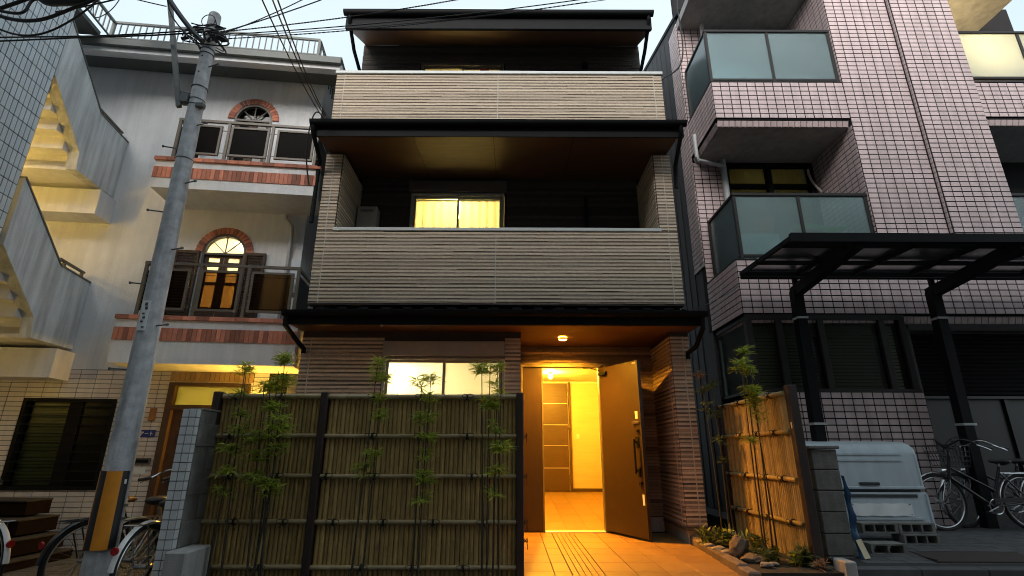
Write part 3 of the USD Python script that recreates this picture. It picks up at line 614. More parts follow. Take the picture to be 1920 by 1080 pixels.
def arched(cx, zs, r, zb, lit, nb):
    a = wpart(Wb, 'arched_window', prism(archop(cx, zs, r, zb).difference(unary_union([archop(cx, zs, r - .03, zs + .015), sbox(cx - r + .03, zb + .03, cx + r - .03, zs - .03)])), -.01, .1), 'frame_bronze')
    for i in range(nb):
        t0, t1 = math.pi * i / nb + .012, math.pi * (i + 1) / nb - .012
        P = Polygon([(cx + q * math.cos(t), zs + q * math.sin(t)) for q, t in ((r + .003, t0), (r + .098, t0), (r + .098, (t0 + t1) / 2), (r + .098, t1), (r + .003, t1), (r + .003, (t0 + t1) / 2))])
        a.part('arch_brick', Wf(flip(prism(P, -.02, -.001))), 'brick_red')
    a.part('fan_pane', Wf(prism(archop(cx, zs, r - .03, zs + .015), .05, .054)), 'frost_warm' if lit else 'pane_dark')
    for t in (.25, .5, .75): a.part('glazing_bar', Wf(bar((cx, .02, zs), (cx + (r - .02) * math.cos(t * math.pi), .02, zs + (r - .02) * math.sin(t * math.pi)), .012, .014, up=(0, 1, 0))), 'frame_bronze')
    for sx in (-1, 1):
        x0, x1 = (cx - r + .03, cx - .004) if sx < 0 else (cx + .004, cx + r - .03)
        lv = [sbox(x0 + .05, z0, x1 - .05, z1) for z0, z1 in ((zs - .13, zs - .06), (zs - .25, zs - .155), (zs - .42, zs - .275), (zs - .78, zs - .46))]
        lf_ = a.part('door_leaf', Wf(prism(sbox(x0, zb + .03, x1, zs - .03).difference(unary_union(lv)), .02, .06)), 'wood_dark')
        for q in lv: x0_, z0_, x1_, z1_ = q.bounds; lf_.part('pane', Wf(box(x0_ - .002, x1_ + .002, .038, .042, z0_ - .002, z1_ + .002)), 'frost_warm' if lit else 'pane_dark')
    return a
arched(*A1, 4.85, False, 19); aw = arched(*A2, 2.65, True, 19)
for (a, b) in ((-1.68, -1.37), (-.77, -.50)):
    sh = aw.part('shutter', Wf(prism(sbox(a, 2.68, b, 3.70).difference(sbox(a + .03, 2.72, b - .03, 3.66)), -.045, -.012)), 'wood_dark')
    for i in range(23): sh.part('louvre', Wf(bar((a + .03, -.03, 2.74 + i * .0405), (b - .03, -.03, 2.74 + i * .0405), .03, .008, up=(0, -.7, .7))), 'wood_dark')
wpart(Wb, 'lit_room', room(-1.7, -.3, .16, 1.8, 2.5, 4.2), 'room_wall'); wpart(Wb, 'room_lamp', box(-1.25, -.85, .7, 1.1, 4.1, 4.15), 'lamp_cream')
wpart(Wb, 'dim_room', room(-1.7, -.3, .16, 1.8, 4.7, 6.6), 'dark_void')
wpart(Wb, 'wall_lamp', box(-.30, -.20, -.10, -.03, 1.40, 1.58), 'lamp_amber')
Wb.part('downpipe', tube([Wp(*q) for q in ((-.30, -.04, 4.30), (-.30, -.05, 4.24), (-.20, -.05, 4.12), (-.19, -.05, 4.0), (-.19, -.05, 2.62))], .03, 9), 'pipe_grey', smooth=40)
Wb.part('meter_box', Wf(box(-.02, .10, -.42, -.22, 3.02, 3.5)), 'plate_white')
# roof railing
rr_ = Wb.part('roof_rail', Wf([box(-2.9, -.02, -.565, -.535, 6.96, 6.995), box(-2.9, -.02, -.56, -.54, 6.70, 6.72)]), 'rail_green')
for s in (-2.9, -1.46, -.02): rr_.part('post', Wf(box(s - .02, s + .02, -.57, -.53, 6.66, 6.995 - .036)), 'rail_green')
for i in range(32): rr_.part('baluster', Wf(box(-2.81 + i * .0875, -2.81 + i * .0875 + .013, -.556, -.543, 6.72, 6.96)), 'rail_green')
rr_.part('side_rail', Wf([box(-2.915, -2.885, -1.35, -.57, 6.96, 6.995), box(-2.91, -2.89, -1.35, -.57, 6.70, 6.72)]), 'rail_green')
for i in range(9): rr_.part('baluster', Wf(box(-2.906, -2.893, -.66 - i * .085, -.647 - i * .085, 6.72, 6.96)), 'rail_green')
rr_.part('return_rail', Wf([box(-.035, -.005, -.53, .6, 6.96, 6.995)]), 'rail_green')
for i in range(8): rr_.part('baluster', Wf(box(-.026, -.013, -.45 + i * .12, -.437 + i * .12, 6.66, 6.96)), 'rail_green')
wpart(Wb, 'roof_edge', box(-4.9, .2, -1.4, -.671, 6.62, 6.66) if False else box(-4.9, -2.95, -1.4, -.671, 6.62, 6.68), 'rail_green')
# stair tower: strings, flights, landings, tiled outer wall (plane s = -2.675)
S0 = -2.675
def stair(dz, dd):
    st = Wb.part('stair_flight', Wf(prism_yz([(-1.458 + dd, 6.133 + dz), (-.623 + dd, 5.386 + dz), (-.001, 5.345 + dz), (-.001, 4.452 + dz), (-.756 + dd, 4.452 + dz), (-.79 + dd, 4.683 + dz), (-1.458 + dd, 5.318 + dz)], S0 - .13, S0)), 'stucco_stained')
    pts, lo = [], []; d, z = -.72 + dd, 4.50 + dz
    for i in range(11):
        pts += [(d, z), (d, z + .165)]; z += .165; d -= .165
    lo = [(a - .0, b - .11) for a, b in pts]
    poly = pts + [(q[0] + .07, q[1] - .06) for q in pts[::-1]]
    st.part('steps', Wf(prism_yz(pts + [(pts[-1][0], pts[-1][1] - .0)] + [(a + .05, b + .05) for a, b in pts[::-1]], S0 - 1.25, S0 - .132)), 'stucco')
    st.part('landing', Wf(box(S0 - 1.25, S0 - .132, -.72 + dd, -.001, 4.46 + dz, 4.58 + dz)), 'stucco')
    st.part('landing_beam', Wf(box(S0 - 1.25, S0 + .05, -.33, -.002, 4.05 + dz, 4.40 + dz)), 'stucco')
    c = [(-1.458 + dd, 6.136 + dz), (-.623 + dd, 5.389 + dz), (-.001, 5.348 + dz)]
    st.part('coping', Wf([bar((S0 - .065, *c[0]), (S0 - .065, *c[1]), .15, .02), bar((S0 - .065, *c[1]), (S0 - .065, *c[2]), .15, .02)]), 'rail_green')
    st.part('hand_rail', Wf([bar((S0 - .07, -.58 + dd, 5.49 + dz), (S0 - .07, -.06, 5.46 + dz), .035, .025), box(S0 - .085, S0 - .055, -.50 + dd, -.47 + dd, 5.39 + dz, 5.48 + dz), box(S0 - .085, S0 - .055, -.11, -.08, 5.36 + dz, 5.46 + dz)]), 'frame_bronze')
    st.part('stair_lamp', Wf(box(S0 - 1.255, S0 - 1.20, -1.75, -1.5, 3.85 + dz, 3.97 + dz)), 'lamp_stair' if dz == 0 else 'lamp_stair_low')
stair(0, 0); stair(-2.155, .06)
Wb.part('stair_core', Wf([box(S0 - 1.4, S0 - 1.26, -3.0, -.002, -.2, 7.4)]), 'stucco')
tw = Wb.part('tower_wall', Wf(box(S0 - .13, S0 - .002, -3.6, -1.462, -.1, 8.2)), 'grout_dark')
T2 = Tiler(); pd, pz_ = .0612, .172
for i in range(34):
    for j in range(46):
        d1 = -1.464 - i * pd; z0 = .2 + j * pz_ + (0.03)
        T2.add(Wf((vv * [.005 * R.uniform(.8, 1.2), pd - .010, pz_ - .011] + [S0 - .002, d1 - pd + .003, z0], ff)), 'tile_wall')
T2.build(tw, 'tile', 290)
T.build(Gw, 'tile', 290)

# ------------------------------------------------------------------ pink tiled building on the right
PY = 7.3
Pk = thing('tiled_apartment_building', 'pink-tiled apartment building with glass-fronted balconies and dark ground-floor windows', 'building', (6, 7.3, .17))
T = Tiler(); PW, PH = .1485, .0885
def ptile(o, u, n, L, z0, z1, **k): T.grid(o, u, n, L, z0, z1, PW, PH, 'tile_pink', gap=.0165, **k)
def bal(x0, x1, z0, z1, back=8.5, left=True, right=False):
    b = Pk.part('balcony', [box(x0, x1, PY, PY + .12, z0, z1)] + ([box(x0, x0 + .12, PY + .121, back, z0, z1)] if left else []), 'grout_dark')
    ptile((x0, PY, 0), (1, 0), (0, -1), x1 - x0, z0, z1)
    if left: ptile((x0, back, 0), (0, -1), (-1, 0), back - PY, z0, z1)
    b.part('soffit', box(x0 + (.085 if left else 0), x1, PY + .085, back, z0 - .125, z0 - .003), 'concrete'); b.part('drip_groove', [box(x0 + .02, x1, PY + .02, PY + .083, z0 - .03, z0 - .002)] + ([box(x0 + .02, x0 + .083, PY + .084, back, z0 - .03, z0 - .002)] if left else []), 'grout_dark')
    # drip course: one row of tiles on a bevel under the parapet
    for i in range(int((x1 - x0) / .1)):
        q = x0 + .03 + i * .1; v, f = box(q, q + .088, 0, .02, 0, .09); v[:, 1] = PY + .03 + (.09 - v[:, 2]) * .35 + (v[:, 1] - .01); v[:, 2] += z0 - .13; T.add((v, f), 'tile_pink')
    if left:
        for i in range(int((back - PY) / .1)):
            q = PY + .08 + i * .1; v, f = box(0, .02, q, q + .088, 0, .09); v[:, 0] = x0 + .03 + (.09 - v[:, 2]) * .35 + (v[:, 0] - .01); v[:, 2] += z0 - .13; T.add((v, f), 'tile_pink')
    b.part('coping', [bev(x0 - .01, x1, PY - .012, PY + .14, z1 + .002, z1 + .022, .004)] + ([bev(x0 - .01, x0 + .14, PY + .142, back, z1 + .002, z1 + .022, .004)] if left else []), 'frame_dark')
    return b
def glass_screen(b, x0, x1, z0, z1, mull, back=8.4, left=True, glass='frost_teal'):
    t = .05; y = PY + .03
    for xm in [x0] + mull + [x1 - t]: b.part('screen_post', bev(xm, xm + t, y, y + .05, z0, z1 - .052, .004), 'frame_dark')
    b.part('screen_rail', bev(x0 - .01, x1 + .01, y - .008, y + .058, z1 - .05, z1, .005), 'frame_dark'); b.part('screen_rail', box(x0 + t, x1 - t, y + .005, y + .045, z0 + .03, z0 + .07), 'frame_dark')
    e = [x0] + mull + [x1 - t]
    for a, c in zip(e[:-1], e[1:]): b.part('glass_panel', box(a + t - .004, c + .004, y + .02, y + .026, z0 + .068, z1 - .048), glass)
    if left:
        b.part('side_rail', [bev(x0, x0 + .06, y + .06, back, z1 - .05, z1, .005), box(x0 + .01, x0 + .05, y + .06, back, z0 + .03, z0 + .07), box(x0, x0 + .05, back - .05, back, z0, z1 - .05)], 'frame_dark')
        b.part('glass_panel', box(x0 + .02, x0 + .026, y + .055, back - .04, z0 + .068, z1 - .048), 'frost_teal')
B1 = bal(3.40, 5.648, 6.40, 7.12); glass_screen(B1, 3.41, 5.64, 7.16, 8.28, [4.50])
B2 = bal(3.40, 5.648, 3.02, 3.86); glass_screen(B2, 3.50, 5.64, 3.90, 5.02, [4.52])
Pk.part('balcony_slab', box(3.40, 5.648, PY, 8.5, 9.42, 9.6), 'concrete')
# tower in two planes
tw = Pk.part('tower', [box(5.65, 6.78, PY, 8.5, 3.86, 10.4), box(6.781, 7.86, PY - .06, 8.5, 3.86, 10.4)], 'grout_dark')
ptile((5.65, PY, 0), (1, 0), (0, -1), 1.11, 3.86, 10.2); ptile((6.79, PY - .06, 0), (1, 0), (0, -1), 1.07, 3.86, 10.2)
T.grid((6.781, PY - .003, 0), (0, -1), (-1, 0), .055, 3.86, 10.2, .055, PH, 'tile_pink', gap=.01)
for z0, z1 in ((4.0, 6.28), (7.1, 9.42)): ptile((5.65, 8.5, 0), (0, -1), (-1, 0), 1.2, z0, z1)
# lower band continuing to the right, base wall
Pk.part('band', box(5.649, 10.5, PY, PY + .2, 3.02, 3.86), 'grout_dark'); ptile((5.65, PY, 0), (1, 0), (0, -1), 4.4, 3.02, 3.86)
for i in range(42):
    q = 5.72 + i * .1; v, f = box(q, q + .088, 0, .02, 0, .09); v[:, 1] = PY + .03 + (.09 - v[:, 2]) * .35 + (v[:, 1] - .01); v[:, 2] += 2.89; T.add((v, f), 'tile_pink')
Pk.part('band_soffit', box(5.65, 10.5, PY + .1, 8.8, 2.92, 3.015), 'concrete')
Pk.part('base_wall', box(3.45, 5.78, PY, PY + .2, .1, 1.885), 'grout_dark'); ptile((3.45, PY, 0), (1, 0), (0, -1), 2.33, .17, 1.885); ptile((5.782, PY + .01, 0), (0, 1), (1, 0), .9, .17, 1.885)
# ground-floor bay window
gy = PY + .02
bay = Pk.part('bay_window', [box(3.42, 5.75, PY, PY + .1, 2.93, 3.01), box(3.42, 5.75, PY - .01, PY + .12, 1.886, 1.93), box(3.42, 3.5, PY + .101, 8.5, 2.93, 3.01), box(3.42, 3.5, PY + .121, 8.5, 1.886, 1.93)], 'frame_dark')
for a in (3.42, 3.86, 4.47, 5.36, 5.66): bay.part('mullion', bev(a, a + .09, PY, PY + .09, 1.931, 2.929, .004), 'frame_dark')
for a, b in ((3.51, 3.86), (3.95, 4.47), (4.56, 5.36), (5.45, 5.66)): bay.part('pane', box(a - .003, b + .003, PY + .05, PY + .056, 1.93, 2.93), 'pane_matt')
bay.part('pane', box(3.45, 3.456, PY + .095, 8.5, 1.93, 2.93), 'pane_matt')
for a, b in ((3.54, 4.48), (4.55, 5.37), (5.43, 5.68)):
    for i in range(20): bay.part('blind_slat', box(a, b, PY + .20, PY + .23, 1.95 + i * .05, 1.985 + i * .05), 'blind_brown')
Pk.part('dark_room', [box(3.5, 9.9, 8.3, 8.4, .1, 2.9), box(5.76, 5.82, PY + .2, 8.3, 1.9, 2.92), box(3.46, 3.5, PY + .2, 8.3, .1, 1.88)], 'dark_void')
Pk.part('pillar', box(5.80, 5.98, PY + .25, 8.0, .17, 2.92), 'frame_dark')
lv = Pk.part('louvred_shutter', [box(6.0, 6.06, 7.9, 8.0, 1.9, 2.9), box(6.0, 9.9, 7.9, 8.0, 1.86, 1.9), box(6.0, 9.9, 7.9, 8.0, 2.86, 2.91)], 'louver')
for i in range(15): lv.part('slat', bar((6.06, 7.93, 1.95 + i * .062), (9.9, 7.93, 1.95 + i * .062), .06, .01, up=(0, -.75, .66)), 'louver')
Pk.part('garage_door', [box(5.99, 9.9, 8.0, 8.05, .17, 1.86)] + [box(a, a + .06, 7.96, 7.999, .17, 1.86) for a in (6.0, 6.75, 7.5, 8.3, 9.2)], 'louver')
# back wall behind the balconies with windows
bwp = Pk.part('rear_wall', prism(sbox(3.40, 3.02, 5.65, 10.4).difference(unary_union([sbox(3.98, 4.0, 5.6, 6.26), sbox(3.98, 7.3, 5.6, 9.3)])), 8.5, 8.65), 'grout_dark')
ptile((3.40, 8.5, 0), (1, 0), (0, -1), .56, 3.9, 6.28); ptile((3.40, 8.5, 0), (1, 0), (0, -1), .56, 7.1, 9.42)
for z0, z1, zt in ((4.0, 6.26, 5.8), (7.3, 9.3, 8.9)):
    w = Pk.part('balcony_window', prism(sbox(3.98, z0, 5.6, z1).difference(unary_union([sbox(4.04, z0 + .05, 4.75, zt - .04), sbox(4.83, z0 + .05, 5.54, zt - .04), sbox(4.04, zt + .02, 4.75, z1 - .06), sbox(4.83, zt + .02, 5.54, z1 - .06)])), 8.46, 8.58), 'black_metal')
    for a, b in ((4.04, 4.75), (4.83, 5.54)):
        w.part('transom_pane', box(a, b, 8.52, 8.526, zt + .02, z1 - .06), 'pane_dark'); w.part('pane', box(a, b, 8.54, 8.546, z0 + .05, zt - .04), 'pane_dark')
        w.part('curtain', curtain(a, b, 8.66, z0, z1 - .02, int(z0 * 10), .02, .09), 'curtain', smooth=True)
Pk.part('flat_room', room(3.9, 5.6, 8.7, 10.4, 4.0, 6.3), 'room_wall'); Pk.part('flat_lamp', box(4.6, 4.9, 9.2, 9.5, 6.2, 6.24), 'lamp_dim')
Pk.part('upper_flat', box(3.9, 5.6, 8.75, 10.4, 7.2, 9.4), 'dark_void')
# left flank: tiles round the corner, then dark metal cladding with standing seams; top edge rises to the rear
fl = Pk.part('flank', prism_yz([(8.5, -.1), (15, -.1), (15, 11.6), (8.5, 9.75)], 3.402, 3.6), 'cladding')
for i in range(14): fl.part('seam', box(3.395, 3.402, 9.02 + i * .3, 9.032 + i * .3, 0, 9.8 + i * .085), 'cladding')
fl.part('verge', bar((3.46, 8.3, 9.72), (3.46, 15, 11.63), .16, .08), 'black_metal')
ptile((3.40, 9.0, 0), (0, -1), (-1, 0), .5, 4.2, 9.6, proud=.012)
Pk.part('downpipe', tube(smooth_path([(3.86, 8.36, 9.42), (3.86, 8.36, 7.2)], 3), .045, 10), 'pipe_pink', smooth=40)
Pk.part('downpipe', tube([(3.92, 8.40, 6.28), (3.92, 8.40, 4.0)], .055, 10), 'pipe_grey', smooth=40)
Pk.part('downpipe', tube([(3.33, 8.1, 6.62), (3.33, 8.1, 6.15), (3.36, 8.12, 6.10), (3.9, 8.35, 6.12)], .035, 9), 'pipe_grey', smooth=40)
Pk.part('downpipe', tube(smooth_path([(5.5, 8.42, 6.1), (5.52, 8.42, 5.9), (5.6, 8.4, 5.7), (5.6, 8.4, 4.2)]), .022, 8), 'pipe_pink', smooth=40)
# right-hand balconies
B3 = bal(7.861, 10.4, 6.44, 7.13, left=False); glass_screen(B3, 7.862, 10.4, 7.22, 8.27, [8.98], left=False, glass='frost_lit')
Pk.part('balcony_slab', box(7.861, 9.65, PY, 8.9, 9.42, 9.6), 'concrete'); Pk.part('rear_wall', box(7.861, 10.4, 8.5, 8.6, 3.0, 10), 'grout_dark')
B4 = bal(7.861, 10.4, 3.02, 3.86, left=False) if False else None
sc = Pk.part('balcony_screen', [bev(7.862, 10.4, PY + .02, PY + .08, 4.98, 5.03, .005)], 'frame_dark'); sc.part('glass_panel', box(7.9, 10.4, PY + .05, PY + .056, 3.95, 4.98), 'frost_teal')
Pk.part('balcony_lamp', trimesh.creation.icosphere(2, .08).apply_translation((8.45, 8.05, 7.95)), 'lamp_bulb', smooth=True)
T.build(Pk, 'tile', 295)
# ------------------------------------------------------------------ bamboo fences
def cane(p, q, r, rr, n=8, node=.28, m=None):
    p, q = np.array(p, float), np.array(q, float); L = np.linalg.norm(q - p); t = [0.]; x = rr.uniform(.05, node)
    while x < L - .03: t += [x - .008, x - .003, x + .003, x + .008]; x += rr.uniform(.75, 1.2) * node
    t.append(L); rs = [r]
    k = 1
    while k < len(t) - 1: rs += [r * 1.0, r * 1.13, r * 1.13, r * .97]; k += 4
    rs.append(r); d = (q - p) / L
    return tube([p + d * a for a in t], rs, n)
def knot(c, axis, out, r, rr):
    """cord bound round a rail at c, with bow loops and two tails"""
    c, axis, out = np.array(c, float), np.array(axis, float), np.array(out, float); up_ = np.array([0, 0, 1.])
    ms = [ring(c + axis * o, axis, r + .004, .004, 14, 5) for o in (-.006, .006)]
    f = c + out * (r + .008)
    for s in (-1, 1):
        a = axis * s; l = rr.uniform(.8, 1.25)
        ms.append(tube(smooth_path([f, f + a * .03 * l + up_ * .026 + out * .012, f + a * .055 * l + up_ * .012 + out * .012, f + a * .028 * l - up_ * .008 + out * .012, f], 4), .003, 5))
        ms.append(tube(smooth_path([f, f + a * .012 * l - up_ * .025 + out * .01, f + a * rr.uniform(.015, .04) - up_ * rr.uniform(.04, .075) + out * .012], 4), .003, 5))
    return join(ms)
rr = random.Random(3)
Fn = thing('bamboo_fence', 'wide bamboo screen fence of upright canes before the beige house', 'fence', (-1.3, 5, 0))
FY = 5.0
x = -2.73
while x < .03:
    r = rr.uniform(.0195, .0235)
    if not (-1.80 < x < -1.735): Fn.part('cane', cane((x, FY + rr.uniform(-.003, .003), -.02), (x, FY, 1.545 + rr.uniform(-.01, .004)), r, rr, 8, .36), 'cane', smooth=50)
    x += 1.9 * r
Fn.part('backing', box(-2.74, .05, FY + .004, FY + .02, -.05, 1.53), 'cane')
for z, rad in ((1.555, .026), (1.197, .021), (.846, .021), (.465, .021), (.105, .021)):
    for a, b in ((-2.735, -1.80), (-1.735, .045)):
        Fn.part('rail', cane((a, FY - .035, z), (b, FY - .035, z + .004), rad, rr, 10, .42), 'rail_cane', smooth=50)
for z in (1.555, 1.197, .846, .465, .105):
    off = rr.uniform(0, .2)
    for i in range(6):
        xk = -2.62 + off + i * .44
        if xk < .0 and abs(xk + 1.77) > .06: Fn.part('rope_knot', knot((xk, FY - .035, z), (1, 0, 0), (0, -1, 0), .023, rr), 'rope')
for xp in (-2.785, -1.768, .078):
    Fn.part('post', bev(xp - .034, xp + .034, FY - .075, FY + .03, -.1, 1.60, .008), 'post_brown')
for z in (1.2, .85, .47, .32):
    Fn.part('rope_knot', knot((.118, FY - .03, z), (0, 1, 0), (1, 0, 0), .004, rr), 'rope')
F2 = thing('bamboo_fence', 'short golden bamboo fence lit from the porch, running back beside the planted bed', 'fence', (2.87, 6.2, 0))
FX = 2.87; y = 5.42
while y < 7.15:
    r = rr.uniform(.015, .019); F2.part('cane', cane((FX, y, -.05), (FX, y, 1.65 + rr.uniform(-.008, .004)), r, rr, 8, .34), 'cane_right', smooth=50); y += 2 * r + .004
for z in (1.66, 1.27, .81, .40):
    F2.part('rail', cane((FX - .035, 5.43, z), (FX - .035, 7.16, z), .023, rr, 10, .45), 'cane_right', smooth=50)
    for i in range(4): F2.part('rope_knot', knot((FX - .035, 5.68 + i * .44 + rr.uniform(-.08, .08), z), (0, 1, 0), (-1, 0, 0), .025, rr), 'rope')
fp_ = F2.part('post', bev(FX - .045, FX + .045, 5.31, 5.40, -.1, 1.73, .006), 'post_brown'); fp_.part('post_label', box(FX - .048, FX - .046, 5.34, 5.36, 1.30, 1.36), 'paper')
F2.part('post', bev(FX - .04, FX + .04, 7.17, 7.25, -.1, 1.70, .006), 'post_brown')

# ------------------------------------------------------------------ tiled gate wall on the left
Gt = thing('gate_wall', 'narrow boundary wall with white square-tiled end beside the left bamboo fence', 'wall', (-2.81, 5.6, -.15))
Gt.part('core', box(-2.868, -2.752, 4.605, 6.95, -.25, 1.405), 'concrete_block')
T = Tiler(); T.grid((-2.87, 4.605, 0), (1, 0), (0, -1), .12, -.15, 1.415, .06 * 1.0, .0745, 'tile_gate', gap=.008)
T.grid((-2.752, 4.604, 0), (0, 1), (1, 0), .06, -.15, 1.415, .06, .0745, 'tile_gate', gap=.008); T.build(Gt)
for j in range(7):
    for i in range(6):
        a = 4.67 + i * .39 + (j % 2) * .19
        Gt.part('block', bev(-2.7515, -2.744, a + .004, min(a + .386, 6.94), -.1 + j * .2, .094 + j * .2, .003), 'concrete_block')
Gt.part('wall_cap', bev(-2.865, -2.745, 4.67, 6.95, 1.407, 1.425, .004), 'concrete_block')
single('kerb_block', bev(-2.735, -2.56, 4.5, 4.86, -.2, .30, .012), 'concrete', 'pale concrete block at the foot of the tiled gate wall', 'block')

# ------------------------------------------------------------------ utility pole and what hangs on it
P0, P1 = np.array([-3.30, 4.6, -.25]), np.array([-3.39, 4.62, 5.80])
pr_at = lambda z: P0 + (P1 - P0) * (z - P0[2]) / (P1[2] - P0[2]); rad = lambda z: float(np.interp(z, [-.25, 5.8], [.114, .062]))
Po = thing('utility_pole', 'grey concrete utility pole with step bolts and tangled cables at its top', 'utility pole', P0)
zs_ = np.linspace(-.25, 5.78, 40); Po.part('shaft', tube([pr_at(z) for z in zs_] + [pr_at(5.80)], [rad(z) for z in zs_] + [.05], 28), 'pole_concrete', smooth=40)
for z, a in ((5.05, 0), (4.70, 180), (4.30, 0), (4.02, 180), (3.62, 0), (3.3, 180), (2.9, 0), (2.55, 180), (2.15, 0), (1.75, 180)):
    c = pr_at(z); d = np.array([math.cos(math.radians(a)), -.35, 0]); d /= np.linalg.norm(d)
    Po.part('step_bolt', [tube([c + d * rad(z) * .9, c + d * (rad(z) + .13)], .007, 7), tube([c + d * (rad(z) + .125), c + d * (rad(z) + .14)], .013, 8)], 'galv')
for z in (5.28, 5.22, 4.78, 4.62, 4.55, 3.90): Po.part('clamp_band', ring(pr_at(z), P1 - P0, rad(z) + .003, .006 if z > 4.7 else .004, 30, 5), 'galv')
c = pr_at(4.60); Po.part('clamp', [bev(c[0] - rad(4.6) - .06, c[0] - rad(4.6) + .02, c[1] - .09, c[1] - .01, 4.55, 4.66, .006), bev(c[0] + rad(4.6) - .03, c[0] + rad(4.6) + .05, c[1] - .08, c[1] - .02, 4.5, 4.55, .004)], 'galv')
Po.part('brace', bar((c[0] - .13, 4.55, 4.50), (-3.90, 4.48, 6.10), .042, .045), 'galv')
Po.part('bolt_hole', [tube([pr_at(z) + (0, -rad(z) * .97, 0), pr_at(z) + (0, -rad(z) - .003, 0)], .008, 8) for z in (5.16, 4.95)], 'black_metal')
rr = random.Random(12)
for i in range(16):
    c = pr_at(rr.uniform(5.30, 5.56)); a = rr.uniform(0, 6.28); q = c + np.array([math.cos(a), math.sin(a), 0]) * rr.uniform(.09, .17)
    Po.part('cable_loop', tube(smooth_path([c + (rr.uniform(-.25, -.05), -.09, rr.uniform(-.06, .05)), q + (0, -.05, rr.uniform(-.05, .05)), c + (rr.uniform(.0, .1), -.12, rr.uniform(-.05, .09)), c + (rr.uniform(.1, .24), -.07, rr.uniform(-.09, .05))], 5), rr.uniform(.004, .009), 5), 'cable')
for i in range(7):
    s = rr.choice((-1, 1)); c = pr_at(rr.uniform(5.34, 5.5)) + (s * rr.uniform(.12, .22), -.06, 0); Po.part('splice_box', tube([c, c + (s * .07, -.01, rr.uniform(-.03, .03))], [.016, .02], 8), 'cable')
Po.part('cable_ring', ring(pr_at(5.62) + (0, -.09, 0), (0, 1, .1), .075, .005, 24, 5), 'cable')
def wrap(z0, z1, a0, a1, name, m, r_off=.008, P=Po, parent=None):
    n = 10; an = np.radians(np.linspace(a0, a1, n)); V = []
    for z in (z0, z1):
        for ro_ in (.0, .006): V += [pr_at(z) + (rad(z) + r_off + ro_) * np.array([math.cos(t), math.sin(t), 0]) for t in an]
    V = np.array(V); Fc = []
    for i in range(n - 1):
        a, b, c_, d_ = i, n + i, 2 * n + i, 3 * n + i
        Fc += [(b, b + 1, d_ + 1), (b, d_ + 1, d_), (a, c_ + 1, a + 1), (a, c_, c_ + 1), (a, a + 1, b + 1), (a, b + 1, b), (c_, d_ + 1, c_ + 1), (c_, d_, d_ + 1)]
    Fc += [(0, n, 3 * n), (0, 3 * n, 2 * n), (n - 1, 3 * n - 1, 4 * n - 1), (n - 1, 4 * n - 1, 2 * n - 1)]
    return (P if parent is None else parent).part(name, (V, np.array(Fc)), m)
gd = thing('pole_guard', 'orange and black striped guard plate strapped round the foot of the utility pole', 'guard plate', pr_at(.3))
for a0, a1, m in ((221, 233, 'gate_orange'), (233, 268, 'gate_black'), (268, 322, 'gate_orange'), (322, 348, 'gate_black')): wrap(.31, .90, a0, a1, 'stripe', m, .012, gd)
for z in (.62, .30 + .22): wrap(z, z + .02, 348, 385, 'strap', 'galv', .006, gd)
wrap(.80, .835, 332, 339, 'sticker', 'plate_white', .019, gd)
pl_ = thing('number_plate', 'small white plate with dark marks fixed half-way up the utility pole', 'plate', pr_at(2.1))
wrap(2.09, 2.37, 250, 292, 'plate', 'plate_white', .004, pl_)
for z, w, a in ((2.32, .03, 236), (2.285, .025, 240), (2.24, .012, 231), (2.20, .018, 236), (2.165, .014, 230), (2.115, .012, 240)): wrap(z, z + w, a + 33, a + 44, 'mark', 'ink', .0102, pl_)

# ------------------------------------------------------------------ cables (each its own thing)
TOP = pr_at(5.45)
def cable(pts, r, label, k=8, grp=None): single('overhead_cable', tube(smooth_path(pts, k) if len(pts) > 2 else np.array(pts), r, 6), 'cable', label, 'cable', grp, smooth=60)
def twisted(p, q, d, r, label, turns=40):
    P = sag(p, q, d, turns * 6); t = np.linspace(0, turns * 2 * np.pi, len(P)); o = np.c_[0 * t, np.cos(t), np.sin(t)] * r * 1.1
    c = single('overhead_cable', [tube(P + o, r, 5), tube(P - o, r, 5)], 'cable', label, 'cable', smooth=60)
cable(sag(TOP + (.08, 0, .06), (.85, 4.6, 6.03), .06), .006, 'straight thick wire from the pole top across the upper roof gutter')
twisted(TOP + (.08, 0, .10), (-.55, 4.6, 6.03), .04, .004, 'twisted wire rising from the pole to the top of the picture before the roof')
twisted(TOP + (.08, 0, 0), (.85, 4.6, 5.98), .07, .0035, 'lower twisted wire from the pole passing just before the upper roof')
cable(sag(TOP + (.1, 0, .04), (1.3, 4.6, 6.06), .08), .004, 'thin wire from the pole, farthest right where it leaves over the roof')
twisted(TOP + (.06, 0, .08), (-2.2, 4.6, 6.0), .02, .004, 'steep twisted wire climbing from the pole into the sky')
twisted(TOP + (.06, 0, .05), (-1.9, 4.4, 6.1), .06, .0035, 'twisted wire between the steep one and the roof wires')
for i, (dx, nm) in enumerate(((0, 'leftmost'), (.08, 'middle'), (.12, 'rightmost'))):
    cable(sag((-2.80 + dx * .3, 6.46, 5.76 + .02 * i), (-1.90 + dx, 3.0, 4.32), .06), .0065, f'service wire running down to the house eave, {nm} of three')
cable([(-2.80, 6.44, 5.76), (-2.90, 6.43, 5.84), (-2.96, 6.44, 5.66), (-3.03, 6.6, 5.2), (-3.0, 6.75, 4.8)], .010, 'wire looping down beside the left gutter end of the house')
CY = 4.4
def sky_cable(pts, r, label): cable([(x, CY, z) for x, z in pts], r, label)
sky_cable([(-5.9, 5.24), (-5.47, 5.255), (-4.62, 5.273), (-3.95, 5.31), (-3.32, 5.372)], .008, 'straight wire from the pole to the left edge, upper of two')
sky_cable([(-5.9, 5.19), (-5.45, 5.206), (-4.62, 5.255), (-3.95, 5.285), (-3.32, 5.336)], .009, 'straight wire from the pole to the left edge, lower of two')
